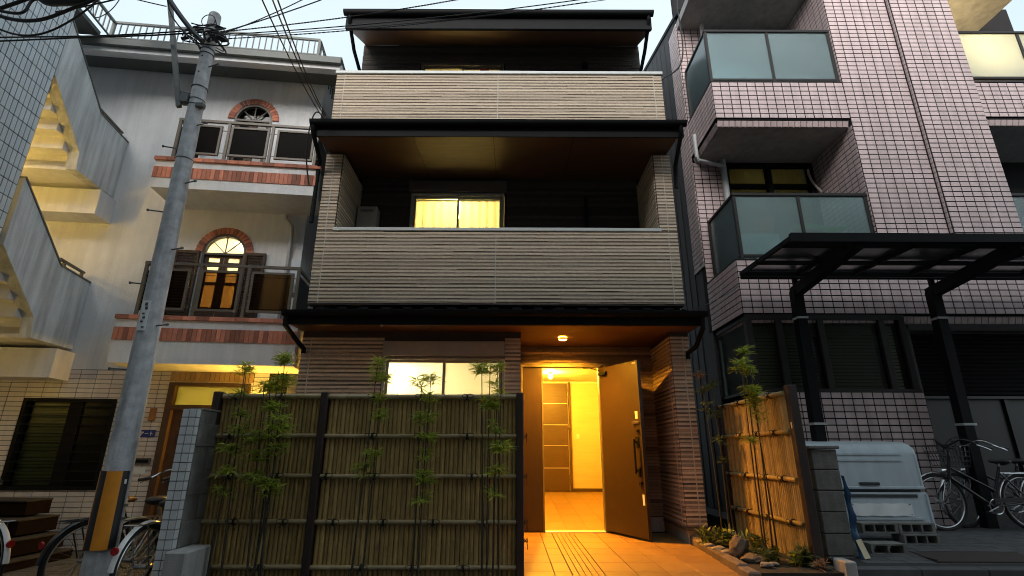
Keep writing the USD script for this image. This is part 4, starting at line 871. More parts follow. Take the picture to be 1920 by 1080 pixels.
sky_cable([(-3.86, 5.92), (-3.768, 5.773), (-3.671, 5.64), (-3.516, 5.443), (-3.30, 5.21)], .030, 'thick bundled black cable dropping down to the pole beside its brace')
sky_cable([(-3.80, 5.85), (-3.70, 5.56), (-3.52, 5.335), (-3.31, 5.13)], .008, 'loose wire sagging under the thick bundle beside the brace')
sky_cable([(-5.9, 5.68), (-5.558, 5.543), (-5.339, 5.486), (-5.084, 5.501), (-4.832, 5.634), (-4.604, 5.77), (-4.4, 5.93)], .020, 'heaviest black cable sagging over the left tiled wall')
sky_cable([(-5.9, 5.52), (-5.502, 5.362), (-5.251, 5.285), (-5.056, 5.30), (-4.788, 5.473), (-4.611, 5.68), (-4.5, 5.9)], .011, 'lowest curved cable sagging over the left tiled wall')
sky_cable([(-5.9, 5.50), (-5.59, 5.646), (-5.389, 5.751), (-5.1, 5.9)], .022, 'thick cable climbing from the left edge to the black splice case')
sky_cable([(-5.8, 5.66), (-5.581, 5.616), (-5.456, 5.587), (-5.316, 5.603), (-5.288, 5.707), (-5.15, 5.767)], .016, 'short crooked cable hooking up to the splice case')
sky_cable([(-4.972, 5.60), (-4.779, 5.65), (-4.611, 5.70), (-4.312, 5.80), (-4.1, 5.9)], .009, 'thin cable just above the lowest curved one')
sky_cable([(-4.60, 5.75), (-4.576, 5.658), (-4.514, 5.526), (-4.413, 5.585), (-4.326, 5.756), (-4.28, 5.9)], .005, 'thin slack wire hanging before the left roof railing')
sky_cable([(-4.3, 5.83), (-4.107, 5.772), (-3.785, 5.684)], .006, 'short thin wire joining the top of the pole brace')
cs = thing('splice_case', 'bulky black cable splice case hanging at the top left corner', 'splice case', (-4.9, 4.4, 5.7))
cs.part('case', tube([(-5.2, CY, 5.77), (-5.14, CY, 5.76), (-5.07, CY, 5.76), (-4.74, CY, 5.775), (-4.66, CY, 5.79), (-4.58, CY, 5.81)], [.015, .045, .062, .062, .045, .015], 12), 'cable', smooth=40)
cs.part('hanger', [tube([(-5.0, CY, 5.81), (-5.02, CY, 6.0)], .01, 6), tube([(-4.8, CY, 5.82), (-4.8, CY, 6.0)], .01, 6)], 'galv')
cable([(3.33, 8.0, 9.9), (3.2, 7.8, 8.6), (3.0, 7.6, 7.7), (2.62, 7.3, 7.22), (2.5, 7.1, 7.0)], .014, 'black wire swinging from the pink building to the top balcony corner')
cable(sag((2.5, 6.9, 2.95), (3.4, 7.3, 3.45), .03), .006, 'thin wire from the lower eave end to the pink building')

# ------------------------------------------------------------------ plants
def leaf(base, d, L, w, droop, rr):
    d = d / np.linalg.norm(d); s = np.cross(d, (0, 0, 1.)); n_ = np.linalg.norm(s); s = s / n_ if n_ > 1e-3 else np.array([1., 0, 0])
    s = s + np.cross(d, s) * rr.uniform(-.7, .7); s /= np.linalg.norm(s); dn_ = np.array([0, 0, -1.])
    p = [base, base + d * L * .35 + dn_ * droop * L * .08, base + d * L * .7 + dn_ * droop * L * .3, base + d * L + dn_ * droop * L * .62]
    V = [p[0], p[1] - s * w, p[1] + s * w, p[2] - s * w * .7, p[2] + s * w * .7, p[3]]
    return np.array(V), np.array([(0, 1, 2), (1, 3, 4), (1, 4, 2), (3, 5, 4)])
def bamboo(x, y, stems, label, sprays, rr, zg=-.03, mt='leaf', size=1.0, many=11):
    t = thing('bamboo_plant', label, 'bamboo', (x, y, zg), 'slender bamboo planted before the fences')
    paths = []
    for (x0, x1, h) in stems:
        lean = rr.uniform(-.05, .05); P = smooth_path([(x0, y, zg), ((x0 + x1) / 2 + rr.uniform(-.012, .012), y + lean * .3, zg + h * .5), (x1, y + lean, zg + h)], 5); paths.append(P)
        rs = np.linspace(.0095, .0035, len(P)); t.part('stem', tube(P, rs, 6), 'stem', smooth=60)
    for (z, spread, dens) in sprays:
        spread *= .72; dens = int(dens * 1.35) + 1
        P = paths[rr.randrange(len(paths))]; i = int(np.argmin(abs(P[:, 2] - z))); c = P[i]
        L = []
        for _ in range(dens):
            a = rr.uniform(0, 6.28); tw_ = c + np.array([math.cos(a) * spread * rr.uniform(.15, .8), math.sin(a) * spread * rr.uniform(.15, .8), rr.uniform(-.03, .07)])
            L.append(tube([c, (c + tw_) / 2 + (0, 0, .02), tw_], .0018, 4))
            for _k in range(many):
                b = rr.uniform(0, 6.28); d = np.array([math.cos(b), math.sin(b), rr.uniform(-.2, .75)])
                L.append(leaf(tw_ + d * .004, d, rr.uniform(.06, .125) * size, rr.uniform(.0045, .0085) * size, rr.uniform(.1, .6), rr))
        t.part('leaf_spray', join(L), mt if mt == 'leaf' or rr.random() > .25 else 'leaf_dry')
    return t
rr = random.Random(21)
PYY = 4.78
bamboo(-2.45, PYY, [(-2.52, -2.46, 1.80), (-2.40, -2.47, 1.78)], 'thin bamboo nearest the left end of the wide fence', [(1.78, .07, 4), (1.72, .09, 5), (1.62, .06, 3), (1.44, .08, 4), (1.24, .10, 5), (.98, .13, 6), (.82, .10, 4), (.72, .1, 3)], rr)
bamboo(-2.12, PYY, [(-2.13, -2.16, 1.80), (-2.09, -2.10, 1.88), (-2.06, -2.20, 1.62), (-2.15, -2.05, 1.55), (-2.18, -2.30, 1.70)], 'bushiest bamboo clump, left of the middle fence post', [(1.84, .08, 5), (1.76, .10, 7), (1.70, .11, 7), (1.62, .12, 7), (1.52, .14, 8), (1.44, .14, 8), (1.34, .15, 8), (1.24, .16, 9), (1.14, .15, 8), (1.05, .15, 8), (.96, .14, 7), (.86, .16, 8), (.78, .14, 8), (.70, .12, 6)], rr, many=12)
bamboo(-1.27, PYY, [(-1.33, -1.24, 1.84), (-1.24, -1.20, 1.72)], 'slanting bamboo rising before the left half of the lit window', [(1.86, .07, 5), (1.78, .08, 5), (1.70, .08, 4), (1.52, .09, 4), (1.30, .09, 4), (1.06, .11, 5), (.95, .12, 6), (1.4, .06, 2)], rr)
bamboo(-.80, PYY, [(-.82, -.84, 1.68), (-.77, -.74, 1.72)], 'bamboo clump before the window mullion', [(1.70, .09, 5), (1.62, .10, 5), (1.50, .11, 5), (1.40, .12, 5), (1.24, .09, 4), (1.10, .12, 6), (1.0, .09, 4), (.88, .12, 6), (.70, .1, 4), (.75, .06, 3)], rr)
bamboo(-.16, PYY, [(-.20, -.20, 1.86), (-.15, -.13, 1.82), (-.10, -.09, 1.85), (-.24, -.28, 1.80)], 'tall bamboo clump at the right end of the wide fence', [(1.88, .09, 6), (1.82, .10, 6), (1.74, .11, 7), (1.66, .12, 6), (1.55, .12, 6), (1.42, .13, 7), (1.28, .11, 5), (1.14, .12, 6), (1.02, .11, 5), (.90, .12, 6), (.72, .09, 4)], rr)
bamboo(2.56, 5.62, [(2.52, 2.58, 2.12), (2.58, 2.62, 2.0), (2.63, 2.60, 1.7), (2.50, 2.50, 1.95)], 'tallest bamboo in the right bed, before the golden fence', [(2.12, .10, 6), (2.04, .12, 8), (1.94, .13, 8), (1.86, .12, 8), (1.74, .10, 5), (1.62, .12, 7), (1.50, .12, 6), (1.36, .11, 5), (1.22, .09, 4)], rr, 0)
bamboo(2.50, 6.72, [(2.52, 2.48, 2.02), (2.60, 2.62, 1.9), (2.66, 2.60, 1.7)], 'sparse dark bamboo behind the house pier', [(2.0, .09, 5), (1.92, .10, 5), (1.82, .12, 5), (1.66, .12, 4), (1.46, .10, 3), (1.2, .10, 3), (.9, .08, 2)], rr, 0, 'leaf_dark')
# the planted bed
bed = thing('planting_bed', None, None, (2.5, 6.2, 0), kind='structure')
bed.part('soil', prism_yz([(5.1, -.2), (7.2, -.2), (7.2, .07), (5.1, .05)], 2.22, 3.04), 'soil')
for i in range(8):
    y0 = 5.06 + i * .26; xa = 2.09 + (y0 - 5.1) * .072
    bed.part('edging_stone', bev(xa, xa + .10 + rr.uniform(0, .02), y0, y0 + .252, -.05, .075 + rr.uniform(-.012, .012), .014), 'edging')
def rock(c, r, sq, seed, name, m, label, cat, grp=None):
    s = trimesh.creation.icosphere(3 if r > .06 else 2, 1.0); v = np.array(s.vertices); k = meshkit.fbm(v * 1.3 + seed * 7.3, 4, seed) - .5
    v = v * (1 + 1.1 * k[:, None] + .18 * (meshkit.noise(v * 5 + seed, seed) - .5)[:, None]) * np.array(sq) * r + np.array(c); single(name, (v, np.array(s.faces)), m, label, cat, grp, smooth=35)
rock((2.30, 5.74, .15), .095, (1, 1, 1.25), 1, 'rock', 'rock', 'largest upright rough rock in the right planting bed', 'rock')
rock((2.38, 5.56, .07), .09, (1.4, 1, .6), 2, 'rock', 'rock', 'flat rock leaning at the foot of the upright rock', 'rock')
for i, (a, b, r, lb) in enumerate(((2.22, 6.35, .05, 'round pale stone nearest the house pier on the bed edge'), (2.24, 6.12, .055, 'second pale stone along the bed edge'), (2.25, 5.95, .05, 'pale stone beside the upright rock'), (2.36, 5.30, .045, 'widest pale stone, nearest the front of the bed'), (2.46, 5.36, .03, 'small pale stone beside the widest one'))):
    rock((a, b, .075), r, (1.3, 1, .6), 10 + i, 'stone', 'pebble', lb, 'stone', 'pale stones edging the bed')
def shrub(c, n, L, w, label, seed, mt='leaf_dark', spread=.14, h=.12, name='shrub'):
    rr = random.Random(seed); t = thing(name, label, 'shrub', c); c = np.array(c, float)
    for k in range(max(3, n // 22)):
        o = c + np.array([rr.uniform(-1, 1) * spread, rr.uniform(-1, 1) * spread, 0]); ms = []
        for i in range(22):
            a = rr.uniform(0, 6.28); e = rr.uniform(.1, 1.3); d = np.array([math.cos(a) * math.cos(e), math.sin(a) * math.cos(e), math.sin(e)])
            b = o + np.array([0, 0, rr.uniform(0, h)]); ms.append(leaf(b, d, L * rr.uniform(.6, 1.2), w * rr.uniform(.7, 1.2), rr.uniform(.2, .8), rr))
        ms += [tube([o, o + (0, 0, h)], .004, 5)]
        t.part('leaf_tuft', join(ms), mt if rr.random() > .15 else ('leaf' if mt == 'leaf_dark' else 'leaf_dry'))
shrub((2.36, 6.5, .06), 220, .13, .014, 'dark leafy shrub at the foot of the house pier', 1, spread=.17, h=.14)
shrub((2.5, 6.0, .06), 200, .13, .014, 'leafy shrub behind the upright rock', 2, spread=.15, h=.14)
shrub((2.55, 5.5, .05), 180, .12, .012, 'low shrub around the tall bamboo stems', 3, spread=.15, h=.10)
shrub((2.74, 5.42, .05), 180, .14, .011, 'grassy shrub at the foot of the golden fence post', 4, spread=.1, h=.12)
shrub((2.80, 5.2, .04), 45, .13, .008, 'dry straw-coloured tuft beside the fence post', 5, 'leaf_dry', .05, .05)

# ------------------------------------------------------------------ right-hand street things
Bw = thing('block_wall', 'short grey concrete block wall behind the golden fence post', 'wall', (3.19, 6, 0))
for j in range(6):
    for i in range(4):
        y0 = 5.5 + i * .4 - (.2 if j % 2 and i else 0); y1 = 5.5 + (i + 1) * .4 - (.2 if j % 2 else 0)
        Bw.part('block', bev(3.06, 3.32, y0 + .004, y1 - .004, -.08 + j * .197 + .003, -.08 + (j + 1) * .197 - .003, .006), 'concrete_block')
Bw.part('core', box(3.068, 3.312, 5.508, 6.88, -.1, 1.10), 'joint_dark'); Bw.part('cap', bev(3.03, 3.345, 5.48, 6.9, 1.104, 1.135, .006), 'concrete_block')
single('kerb_block', bev(2.95, 3.05, 5.05, 5.25, -.1, .15, .012), 'concrete', 'pale concrete stump at the foot of the golden fence post', 'block')
Bn = thing('refuse_bin', 'large pale blue-grey plastic refuse bin standing on cinder blocks', 'refuse bin', (4.3, 6.9, .28))
def binbody(z0, z1, y0, y0t, y1):
    x0, x1, c = 3.62, 4.99, .07; import manifold3d as m3; P = []
    for x, yy in ((x0, 0), (x1, 0)):
        s = 1 if x == x0 else -1
        for z, yf in ((z0, y0), (z1, y0t)): P += [(x + s * .02, yf, z), (x, yf + .03, z), (x, y1, z)]
    return as_vf(m3.Manifold.hull_points(np.array(P)))
lo = Bn.part('tub', binbody(.20, .62, 6.58, 6.60, 7.15), 'bin_plastic')
prof = [(6.63, .66), (6.62, .70), (6.64, 1.05), (6.66, 1.12), (6.70, 1.17), (6.78, 1.2), (7.13, 1.22), (7.15, 1.19), (7.15, .66)]
import manifold3d as m3
hp_ = []
for x, ins in ((3.62, 0), (3.66, .0), (4.99, 0), (4.95, 0)):
    for (yy, z) in prof:
        edge = x in (3.62, 4.99); zz = min(z, 1.13) if edge else z; hp_.append((x, yy + (.02 if edge and yy < 6.7 else 0), zz))
lid = Bn.part('lid', as_vf(m3.Manifold.hull_points(np.array(hp_))), 'bin_plastic', smooth=30)
lo.part('gap', box(3.66, 4.95, 6.66, 7.1, .615, .665), 'bin_dark')
for z in (.985, 1.055): lid.part('rib', bar((3.9, 6.640 + (z - .985) * .08, z), (4.78, 6.640 + (z - .985) * .08, z), .03, .022), 'bin_plastic')
lo.part('slot', box(3.9, 4.85, 6.588, 6.606, .565, .60), 'bin_dark'); 
for z in (.335, .275): lo.part('rib', bar((3.95, 6.580, z), (4.86, 6.580, z), .03, .024), 'bin_plastic')
lid.part('lip', bev(3.63, 4.985, 6.612, 6.64, .655, .685, .006), 'bin_plastic'); lid.part('end_trim', [bar((4.955, 6.622, .70), (4.955, 6.648, 1.06), .02, .02)], 'bin_plastic'); lo.part('end_trim', [bar((4.96, 6.574, .23), (4.96, 6.594, .60), .02, .02)], 'bin_plastic'); lid.part('hand_grip', bev(4.2, 4.44, 6.598, 6.63, .70, .735, .008), 'bin_dark')
for x in (3.72, 4.84): Bn.part('foot', tube([(x, 6.75, .16), (x, 6.75, .205)], .04, 10), 'bin_dark')
n = 14; V = []
for i in range(n):
    x = 4.02 + (4.74 - 4.02) * i / (n - 1)
    for z in (.365, .50): V.append((x, 6.572 - .006 * math.sin(i * 1.1) - (.008 if z < .4 else 0), z + .004 * math.sin(i * 1.9)))
Fb = [];
for i in range(n - 1): a = 2 * i; Fb += [(a, a + 2, a + 3), (a, a + 3, a + 1)]
Bn.part('grommet', [box(x, x + .012, 6.560, 6.566, z, z + .012) for x in (4.035, 4.71) for z in (.375, .485)], 'bin_dark')
bnr = single('banner', (np.array(V), np.array(Fb)), 'banner', 'blank white vinyl banner tied across the front of the refuse bin', 'banner', smooth=True)
def cinder(x, y, z, label, l=.39, holes=3, d=.19, h=.1):
    hs = [sbox(x + .035 + i * (l - .05) / holes, z + .022, x + .035 + (i + 1) * (l - .05) / holes - .03, z + h - .022).buffer(.008) for i in range(holes)]
    single('cinder_block', prism(sbox(x, z, x + l, z + h).difference(unary_union(hs)), y, y + d), 'concrete_block', label, 'cinder block', 'cinder blocks before the bin')
cinder(3.78, 6.05, .245, 'cinder block on the upper course, nearer the blue sheet')
cinder(4.18, 6.05, .245, 'cinder block on the upper course, farther from the blue sheet')
cinder(4.17, 6.0, .142, 'cinder block under the upper right-hand one')
cinder(3.56, 5.62, .108, 'cinder block lying by itself nearest the kerb', .36, 2)
V = []; n = 21
for i in range(n):
    t = i / (n - 1); z = .85 - .79 * t; w = .03 + .07 * t; c = 3.368 + .012 * math.sin(7 * t) + .03 * t + .006 * math.sin(17 * t)
    V += [(c - w / 2, 5.56 - .05 * t + .02 * math.sin(5 * t), z), (c, 5.53 - .07 * t + .02 * math.sin(23 * t), z - .01), (c + w / 2, 5.57 - .04 * t, z)]
Fb = []
for i in range(n - 1):
    for k in (0, 1): a = 3 * i + k; Fb += [(a, a + 3, a + 4), (a, a + 4, a + 1)]
tp = thing('blue_sheet', 'crumpled blue plastic sheet hanging beside the block wall', 'sheet', (3.45, 5.5, .1)); tp.part('sheet', (np.array(V), np.array(Fb)), 'tarp_blue', smooth=True); tp.part('paper_label', bar((3.352, 5.46, .27), (3.385, 5.42, .11), .055, .003, up=(0, -1, 0)), 'paper')
gr = thing('drain_grate', 'rusty metal drain cover set in the pavement by the kerb', 'drain cover', (4.4, 5.5, .1))
gr.part('frame', [box(3.98, 5.05, 5.34, 5.36, .092, .104), box(3.98, 5.05, 5.68, 5.70, .118, .130), box(3.98, 4.0, 5.361, 5.679, .095, .118), box(5.03, 5.05, 5.361, 5.679, .095, .118)], 'rust')
v, f = box(4.0, 5.03, 5.36, 5.68, 0, 1); v[:, 2] = [.098 + (q[1] - 5.36) * .08 + (.006 if q[2] > .5 else -.01) for q in v]; gr.part('plate', (v, f), 'rust')

# cycle canopy
Cn = thing('cycle_canopy', 'dark metal cantilever canopy with smoky panels over the bicycles', 'canopy', (5.5, 6.5, .17))
CZ = lambda y: 3.47 + (y - 5.55) * (3.51 - 3.47) / 1.4
def cb(x0, y0, x1, y1, w, h, dz=0, nm='beam'): return Cn.part(nm, bar((x0, y0, CZ(y0) + dz), (x1, y1, CZ(y1) + dz), w, h), 'black_metal')
cb(3.27, 5.56, 9.2, 5.56, .06, .11, nm='front_beam'); cb(3.27, 6.94, 9.2, 6.94, .05, .06, nm='rear_beam'); cb(3.27, 6.42, 9.2, 6.42, .045, .05, -.01, nm='purlin'); cb(3.27, 5.78, 9.2, 5.78, .04, .05, -.01, nm='purlin')
for i in range(8): x = 3.29 + i * .80; cb(x, 5.6, x, 6.91, .04, .055, .004, 'rafter')
for i in range(7): x = 3.29 + i * .80; Cn.part('roof_panel', [(np.array([[x + .021, 5.6, CZ(5.6) + .03], [x + .779, 5.6, CZ(5.6) + .03], [x + .779, 6.91, CZ(6.91) + .03], [x + .021, 6.91, CZ(6.91) + .03]]), np.array([(0, 1, 2), (0, 2, 3)]))], 'frost_roof')
for x, xb in ((4.07, 4.02), (6.03, 5.98)):
    p = Cn.part('post', bar((xb, 7.02, .12), (x, 7.02, 3.28), .13, .13, up=(0, 1, 0)), 'black_metal')
    Cn.part('arm', bar((x, 7.08, 3.26), (x, 5.6, 3.43), .11, .15), 'black_metal'); Cn.part('arm_bracket', bar((x, 7.0, 3.26), (x, 7.0, 3.46), .06, .05, up=(0, 1, 0)), 'black_metal')
    for z in (2.86, 1.42): p.part('tape_band', box(x - .075 - (.03 if z < 2 else 0), x + .07, 6.95 - .004, 7.095, z, z + .03), 'pipe_grey')
Cn.part('gutter_pipe', tube([(3.3, 7.0, CZ(7) - .04), (9.2, 7.0, CZ(7) - .04)], .022, 7), 'black_metal')
# things on the balcony behind the frosted screen
ac = thing('outdoor_unit', 'white air-conditioner unit seen blurred through the lower balcony glass', 'air conditioner', (3.95, 7.7, 3.9)); ac.part('casing', bev(3.68, 4.28, 7.56, 7.86, 3.90, 4.42, .015), 'white_box'); ac.part('fan_grille', [ring((3.9, 7.555, 4.15), (0, 1, 0), r, .006, 24, 4) for r in (.08, .13, .18)], 'frame_grey')
ac2 = thing('outdoor_unit', 'white air-conditioner unit seen blurred through the upper balcony glass', 'air conditioner', (3.95, 7.7, 7.15)); ac2.part('casing', bev(3.66, 4.3, 7.50, 7.80, 7.14, 7.62, .015), 'white_box'); ac2.part('fan_grille', [ring((3.9, 7.495, 7.38), (0, 1, 0), r, .006, 24, 4) for r in (.08, .13, .18)], 'frame_grey')
lr = thing('laundry_pole', 'pale laundry pole on brackets behind the upper balcony glass', 'laundry pole', (4.6, 7.6, 8.05)); lr.part('pole', tube([(3.7, 7.62, 8.05), (5.5, 7.62, 8.07)], .016, 8), 'aluminium'); lr.part('bracket', [box(x, x + .04, 7.46, 7.64, 8.02, 8.05) for x in (3.9, 5.2)], 'aluminium')
single('bucket', trimesh.creation.revolve([(0, 0), (.11, 0), (.15, .22), (.16, .22), (.155, .235), (0, .235)], sections=20).apply_translation((4.1, 7.62, 4.425)), 'orange_plastic', 'orange bucket standing on the white air-conditioner unit', 'bucket', smooth=35)
single('hose', tube(smooth_path([(4.45, 7.5, 4.45), (4.7, 7.5, 4.52), (5.0, 7.5, 4.47), (5.3, 7.5, 4.50)], 5), .05, 8), 'green_plastic', 'green bundle hung behind the lower balcony glass', 'hose', smooth=True)
# name plate, tag and letter slot by the left entrance
def on_wall(name, s0, s1, z0, z1, m, label, cat, t=.012): 
    p = thing(name, label, cat, Wp(s0, 0, z0)); p.part('plate', Wf(bev(s0, s1, -.012 - t, -.0125, z0, z1, .002)), m); return p
npl = on_wall('name_plate', -1.80, -1.47, 1.225, 1.312, 'plate_blue', 'blue name plate with white lettering beside the left entrance', 'sign')
def strokes(x, segs, h=.05):
    for pts in segs:
        for (a, b), (c, d) in zip(pts[:-1], pts[1:]): npl.part('letter_stroke', Wf(bar((x + a * h, -.0265, 1.243 + b * h), (x + c * h, -.0265, 1.243 + d * h), .007, .003, up=(0, -1, 0))), 'letter_white')
strokes(-1.735, [[(.1, .85), (.35, .7)], [(.15, .1), (.5, .25), (.85, .7)]])
strokes(-1.645, [[(.1, .85), (.85, .85), (.7, .6), (.5, .5)], [(.5, .7), (.45, .35), (.25, .05)]])
strokes(-1.59, [[(.1, .48), (.9, .48)]])
strokes(-1.535, [[(.35, .95), (.35, .05)], [(.35, .6), (.75, .4)]])
on_wall('door_tag', -1.585, -1.51, 1.42, 1.575, 'tag_wood', 'small wooden name tag on the tiled wall above the blue plate', 'name tag')
ls = on_wall('letter_slot', -1.665, -1.455, .905, .985, 'frame_bronze', 'dark letter slot in the tiled wall beside the left entrance', 'letter slot'); ls.part('flap', Wf(box(-1.64, -1.48, -.027, -.0245, .925, .965)), 'black_metal'); on_wall('notice', -1.63, -1.5, .80, .87, 'plate_white', 'small pale notice stuck below the letter slot', 'notice', .003)
# dark steps at the far left
stp = thing('entrance_steps', 'dark brown stepped block against the left tiled wall', 'steps', (-5.6, 6.5, -.18))
for i in range(4):
    z1 = .50 - .19 * i; y0 = 6.6 - .2 * i; xr = -5.75 + .135 * i
    stp.part('riser', bev(-7.2, xr, y0, 6.95, z1 - .17 - (.19 if i == 3 else 0), z1 - .024, .004), 'step_brown'); stp.part('tread', bev(-7.2, xr + .01, y0 - .025, 6.95, z1 - .022, z1, .004), 'tread_dark')

# ------------------------------------------------------------------ bicycles
def bicycle(rx, ry, zg, ang, label, frame='bike_black', fender='chrome', saddle='saddle_black', basket=True, silver_bar=True, lean=.0, turn=0.):
    u = np.array([math.cos(ang), math.sin(ang), 0]); s = np.array([-u[1], u[0], 0]); o = np.array([rx, ry, zg]); zv = np.array([0, 0, 1.]) + s * lean
    B = thing('bicycle', label, 'bicycle', o, 'parked bicycles')
    g = lambda a, b, h: o + u * a + s * b + zv * h
    Rw = .33; fa, ra = np.array([1.08, 0, Rw]), np.array([0, 0, Rw])
    def wheel(a, heading, nm):
        c = g(a, 0, Rw); ax = np.array([-math.sin(heading), math.cos(heading), 0]); w = B.part(nm, ring(c, ax, Rw - .02, .02, 40, 8), 'tyre', smooth=60)
        w.part('rim', ring(c, ax, Rw - .045, .011, 36, 6), 'chrome', smooth=60); w.part('hub', tube([c - ax * .05, c + ax * .05], .02, 10), 'chrome', smooth=60)
        hu = np.cross(ax, (0, 0, 1.))
        w.part('spokes', [tube([c + ax * (.03 if i % 2 else -.03), c + (hu * math.cos(t) + np.array([0, 0, 1.]) * math.sin(t)) * (Rw - .05)], .0016, 3, caps=False) for i, t in enumerate(np.linspace(0, 2 * math.pi, 28, endpoint=False))], 'chrome')
        B.part('mudguard', fend(c, ax, Rw + .022, -.2 if nm == 'rear_wheel' else .15), fender, smooth=50)
    def fend(c, ax, r_, a_off):
        hu = np.cross(ax, (0, 0, 1.)); zz = np.array([0, 0, 1.]); V = []; n = 22
        for t in np.linspace(math.radians(15) + a_off, math.radians(200) + a_off if True else 0, n):
            d = hu * -math.cos(t) + zz * math.sin(t) 
            V += [c + d * (r_ - .012) - ax * .024, c + d * r_ - ax * .012, c + d * r_ + ax * .012, c + d * (r_ - .012) + ax * .024]
        Fc = []
        for i in range(n - 1):
            for k in range(3): a = 4 * i + k; Fc += [(a, a + 1, a + 5), (a, a + 5, a + 4)]
        return np.array(V), np.array(Fc)
    wheel(0, ang, 'rear_wheel'); wheel(1.08, ang + turn, 'front_wheel')
    bb, st_, hd = (.44, 0, .28), (.26, 0, .74), (.90, 0, .82)
    fr_ = B.part('frame', [tube([g(*bb), g(.90, 0, .60)], .019, 8), tube([g(.36, 0, .45), g(.88, 0, .72)], .015, 8), tube([g(*bb), g(*st_)], .017, 8)] + [tube([g(0, q, Rw), g(.42, q * .6, .28)], .011, 6) for q in (-.06, .06)] + [tube([g(0, q, Rw), g(.29, q * .4, .66)], .009, 6) for q in (-.06, .06)] + [tube([g(.93, 0, .56), g(.87, 0, .86)], .02, 8)], frame, smooth=50)
    B.part('fork', [tube(smooth_path([g(.93, q * .3, .58), g(.98, q, .5), g(1.08, q, Rw)], 4), .011, 6) for q in (-.055, .055)], frame, smooth=50)
    hb_ = B.part('handlebar', [tube([g(.88, 0, .82), g(.86, 0, .98)], .012, 7), tube(smooth_path([g(.58, -.28, .96), g(.70, -.28, .98), g(.84, -.2, 1.05), g(.88, -.07, 1.0), g(.88, .07, 1.0), g(.84, .2, 1.05), g(.70, .28, .98), g(.58, .28, .96)], 5), .011, 7)], 'chrome' if silver_bar else frame, smooth=60)
    for q in (-.28, .28):
        hb_.part('grip', tube([g(.56, q, .957), g(.68, q, .976)], .017, 8), 'saddle_black', smooth=50); hb_.part('brake_lever', tube(smooth_path([g(.74, q, .99), g(.68, q * 1.08, .965), g(.60, q * 1.1, .93)], 4), .006, 5), 'chrome')
    hb_.part('brake_cable', [tube(smooth_path([g(.72, q, .985), g(.92, q * .5, 1.06), g(.96, q * .1, .88), g(.90, 0, .70)], 5), .004, 5) for q in (-.26, .26)], 'cable')
    sv = trimesh.creation.icosphere(3, 1.0); v = np.array(sv.vertices); a = v[:, 0]; wd = np.interp(a, [-1, -.3, .3, 1], [.095, .10, .05, .03])
    V = np.array([g(.25 + p[0] * .135, p[1] * w_ , .80 + (p[2] * .035 if p[2] > 0 else p[2] * .05 * (1 if p[0] < 0 else .5))) for p, w_ in zip(v, wd)]); B.part('saddle', (V, np.array(sv.faces)), saddle, smooth=True)
    B.part('seat_post', tube([g(.27, 0, .70), g(.25, 0, .79)], .013, 7), 'chrome')
    B.part('crank', [ring(g(.44, .05, .28), s, .085, .007, 24, 5), tube([g(.44, .07, .28), g(.58, .075, .22)], .009, 6), tube([g(.44, -.07, .28), g(.30, -.075, .34)], .009, 6)], 'chrome'); B.part('pedal', [bar(g(.58, .08, .22), g(.58, .16, .22), .06, .02)], 'saddle_black'); B.part('pedal', [bar(g(.30, -.16, .34), g(.30, -.08, .34), .06, .02)], 'saddle_black')
    B.part('chain_guard', [bar(g(.02, .055, .36), g(.46, .055, .35), .01, .05), bar(g(.02, -.055, .36), g(.46, -.055, .35), .006, .03)], frame)
    B.part('rack', [tube([g(.22, q, .66), g(-.22, q, .665)], .006, 6) for q in (-.06, 0, .06)] + [tube([g(-.22, -.06, .665), g(-.22, .06, .665)], .006, 6)] + [tube([g(-.12, q, .66), g(0, q, Rw)], .006, 6) for q in (-.065, .065)], 'chrome' if fender != 'bike_black' else 'bike_black')
    B.part('rear_reflector', tube([g(-.335, 0, .50), g(-.352, 0, .498)], .03, 12), 'reflector'); B.part('kick_stand', tube([g(.02, .09, Rw - .02), g(-.08, .13, .01)], .009, 6), 'chrome')
    if basket:
        bk = []
        for h, e in ((.74, .0), (.80, .012), (.86, .024), (.92, .036), (.99, .05)):
            w_ = .13 + e; bk.append(tube([g(.96 - e * .2, -w_, h), g(1.24 + e, -w_, h), g(1.24 + e, w_, h), g(.96 - e * .2, w_, h), g(.96 - e * .2, -w_, h)], .0045 if h < .95 else .008, 4))
        for k in range(9):
            t = k / 8; x = .96 + .28 * t
            for q in (-1, 1): bk.append(tube([g(x, q * .13, .74), g(x + .05 * t, q * .18, .99)], .0028, 3))
        for k in range(7):
            q = -1 + 2 * k / 6
            for x0, x1 in ((.96, .95), (1.24, 1.29)): bk.append(tube([g(x0, q * .13, .74), g(x1, q * .18, .99)], .0028, 3))
            bk.append(tube([g(.96, q * .13, .74), g(1.24, q * .13, .74)], .0028, 3))
        B.part('basket', bk, 'basket')
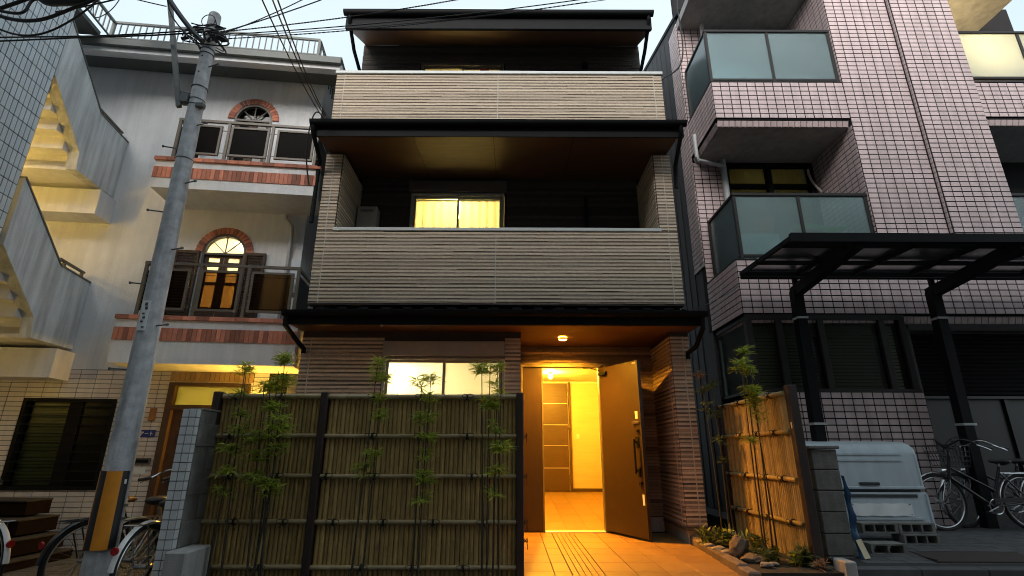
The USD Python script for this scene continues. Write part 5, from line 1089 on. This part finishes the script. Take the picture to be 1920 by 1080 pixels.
    B.part('head_lamp', tube([g(1.0, .06, .70), g(1.06, .06, .69)], [.02, .03], 10), 'chrome')
bicycle(6.32, 6.80, .175, math.pi + .02, 'black ladies bicycle standing next to the grey refuse bin', silver_bar=False, basket=False, lean=.06)
bicycle(6.80, 7.0, .175, math.pi - .01, 'bicycle with dark wire basket and silver handlebar behind the black one', frame='bike_black', lean=-.03, turn=.25)
bicycle(-3.70, 4.96, -.18, math.atan2(.94, .35), 'black bicycle with brown saddle left of the utility pole', fender='bike_black', saddle='saddle_brown', basket=False, lean=.04)
bicycle(-3.36, 5.02, -.18, math.atan2(.99, .15), 'cream bicycle with front basket just right of the utility pole', frame='bike_cream', fender='bike_cream', lean=.03)
bicycle(-3.06, 4.74, -.18, math.atan2(1, .02), 'bicycle with white rear mudguard beside the tiled gate wall', frame='bike_cream', fender='bike_white', lean=-.02)
bicycle(-4.48, 4.85, -.18, math.atan2(.35, -.95), 'bicycle with white mudguard cut off by the left edge', frame='bike_white', fender='bike_white', basket=False, lean=.02)

# ------------------------------------------------------------------ houses across the street, behind the camera (they shade the lane and show in the glass)
for i, (x0, x1, h, lb) in enumerate(((-15, -5.2, 9.6, 'rendered two-storey house across the lane, farthest left'), (-5.0, 3.4, 10.2, 'three-storey house straight across the lane'), (3.6, 14, 10.2, 'two-storey house across the lane, on the right'))):
    o = thing('opposite_house', lb, 'house', ((x0 + x1) / 2, -2, 0), 'houses across the lane')
    o.part('wall', box(x0, x1, -8, -1.4, -.2, h), 'far_wall'); o.part('roof', prism_yz([(-1.1, h - .05), (-4.6, h + .7), (-8.3, h - .05), (-8.3, h - .15), (-1.1, h - .15)], x0 - .1, x1 + .08), 'roof_far')
    for j in range(3):
        for k in range(int((h - 1) // 2.7)):
            a = x0 + .9 + j * (x1 - x0 - 1) / 3; z = 1.0 + 2.8 * k; w = o.part('window', box(a, a + 1.7, -1.398, -1.36, z, z + 1.1), 'frame_grey'); w.part('pane', box(a + .06, a + 1.64, -1.359, -1.352, z + .06, z + 1.04), 'smoked')
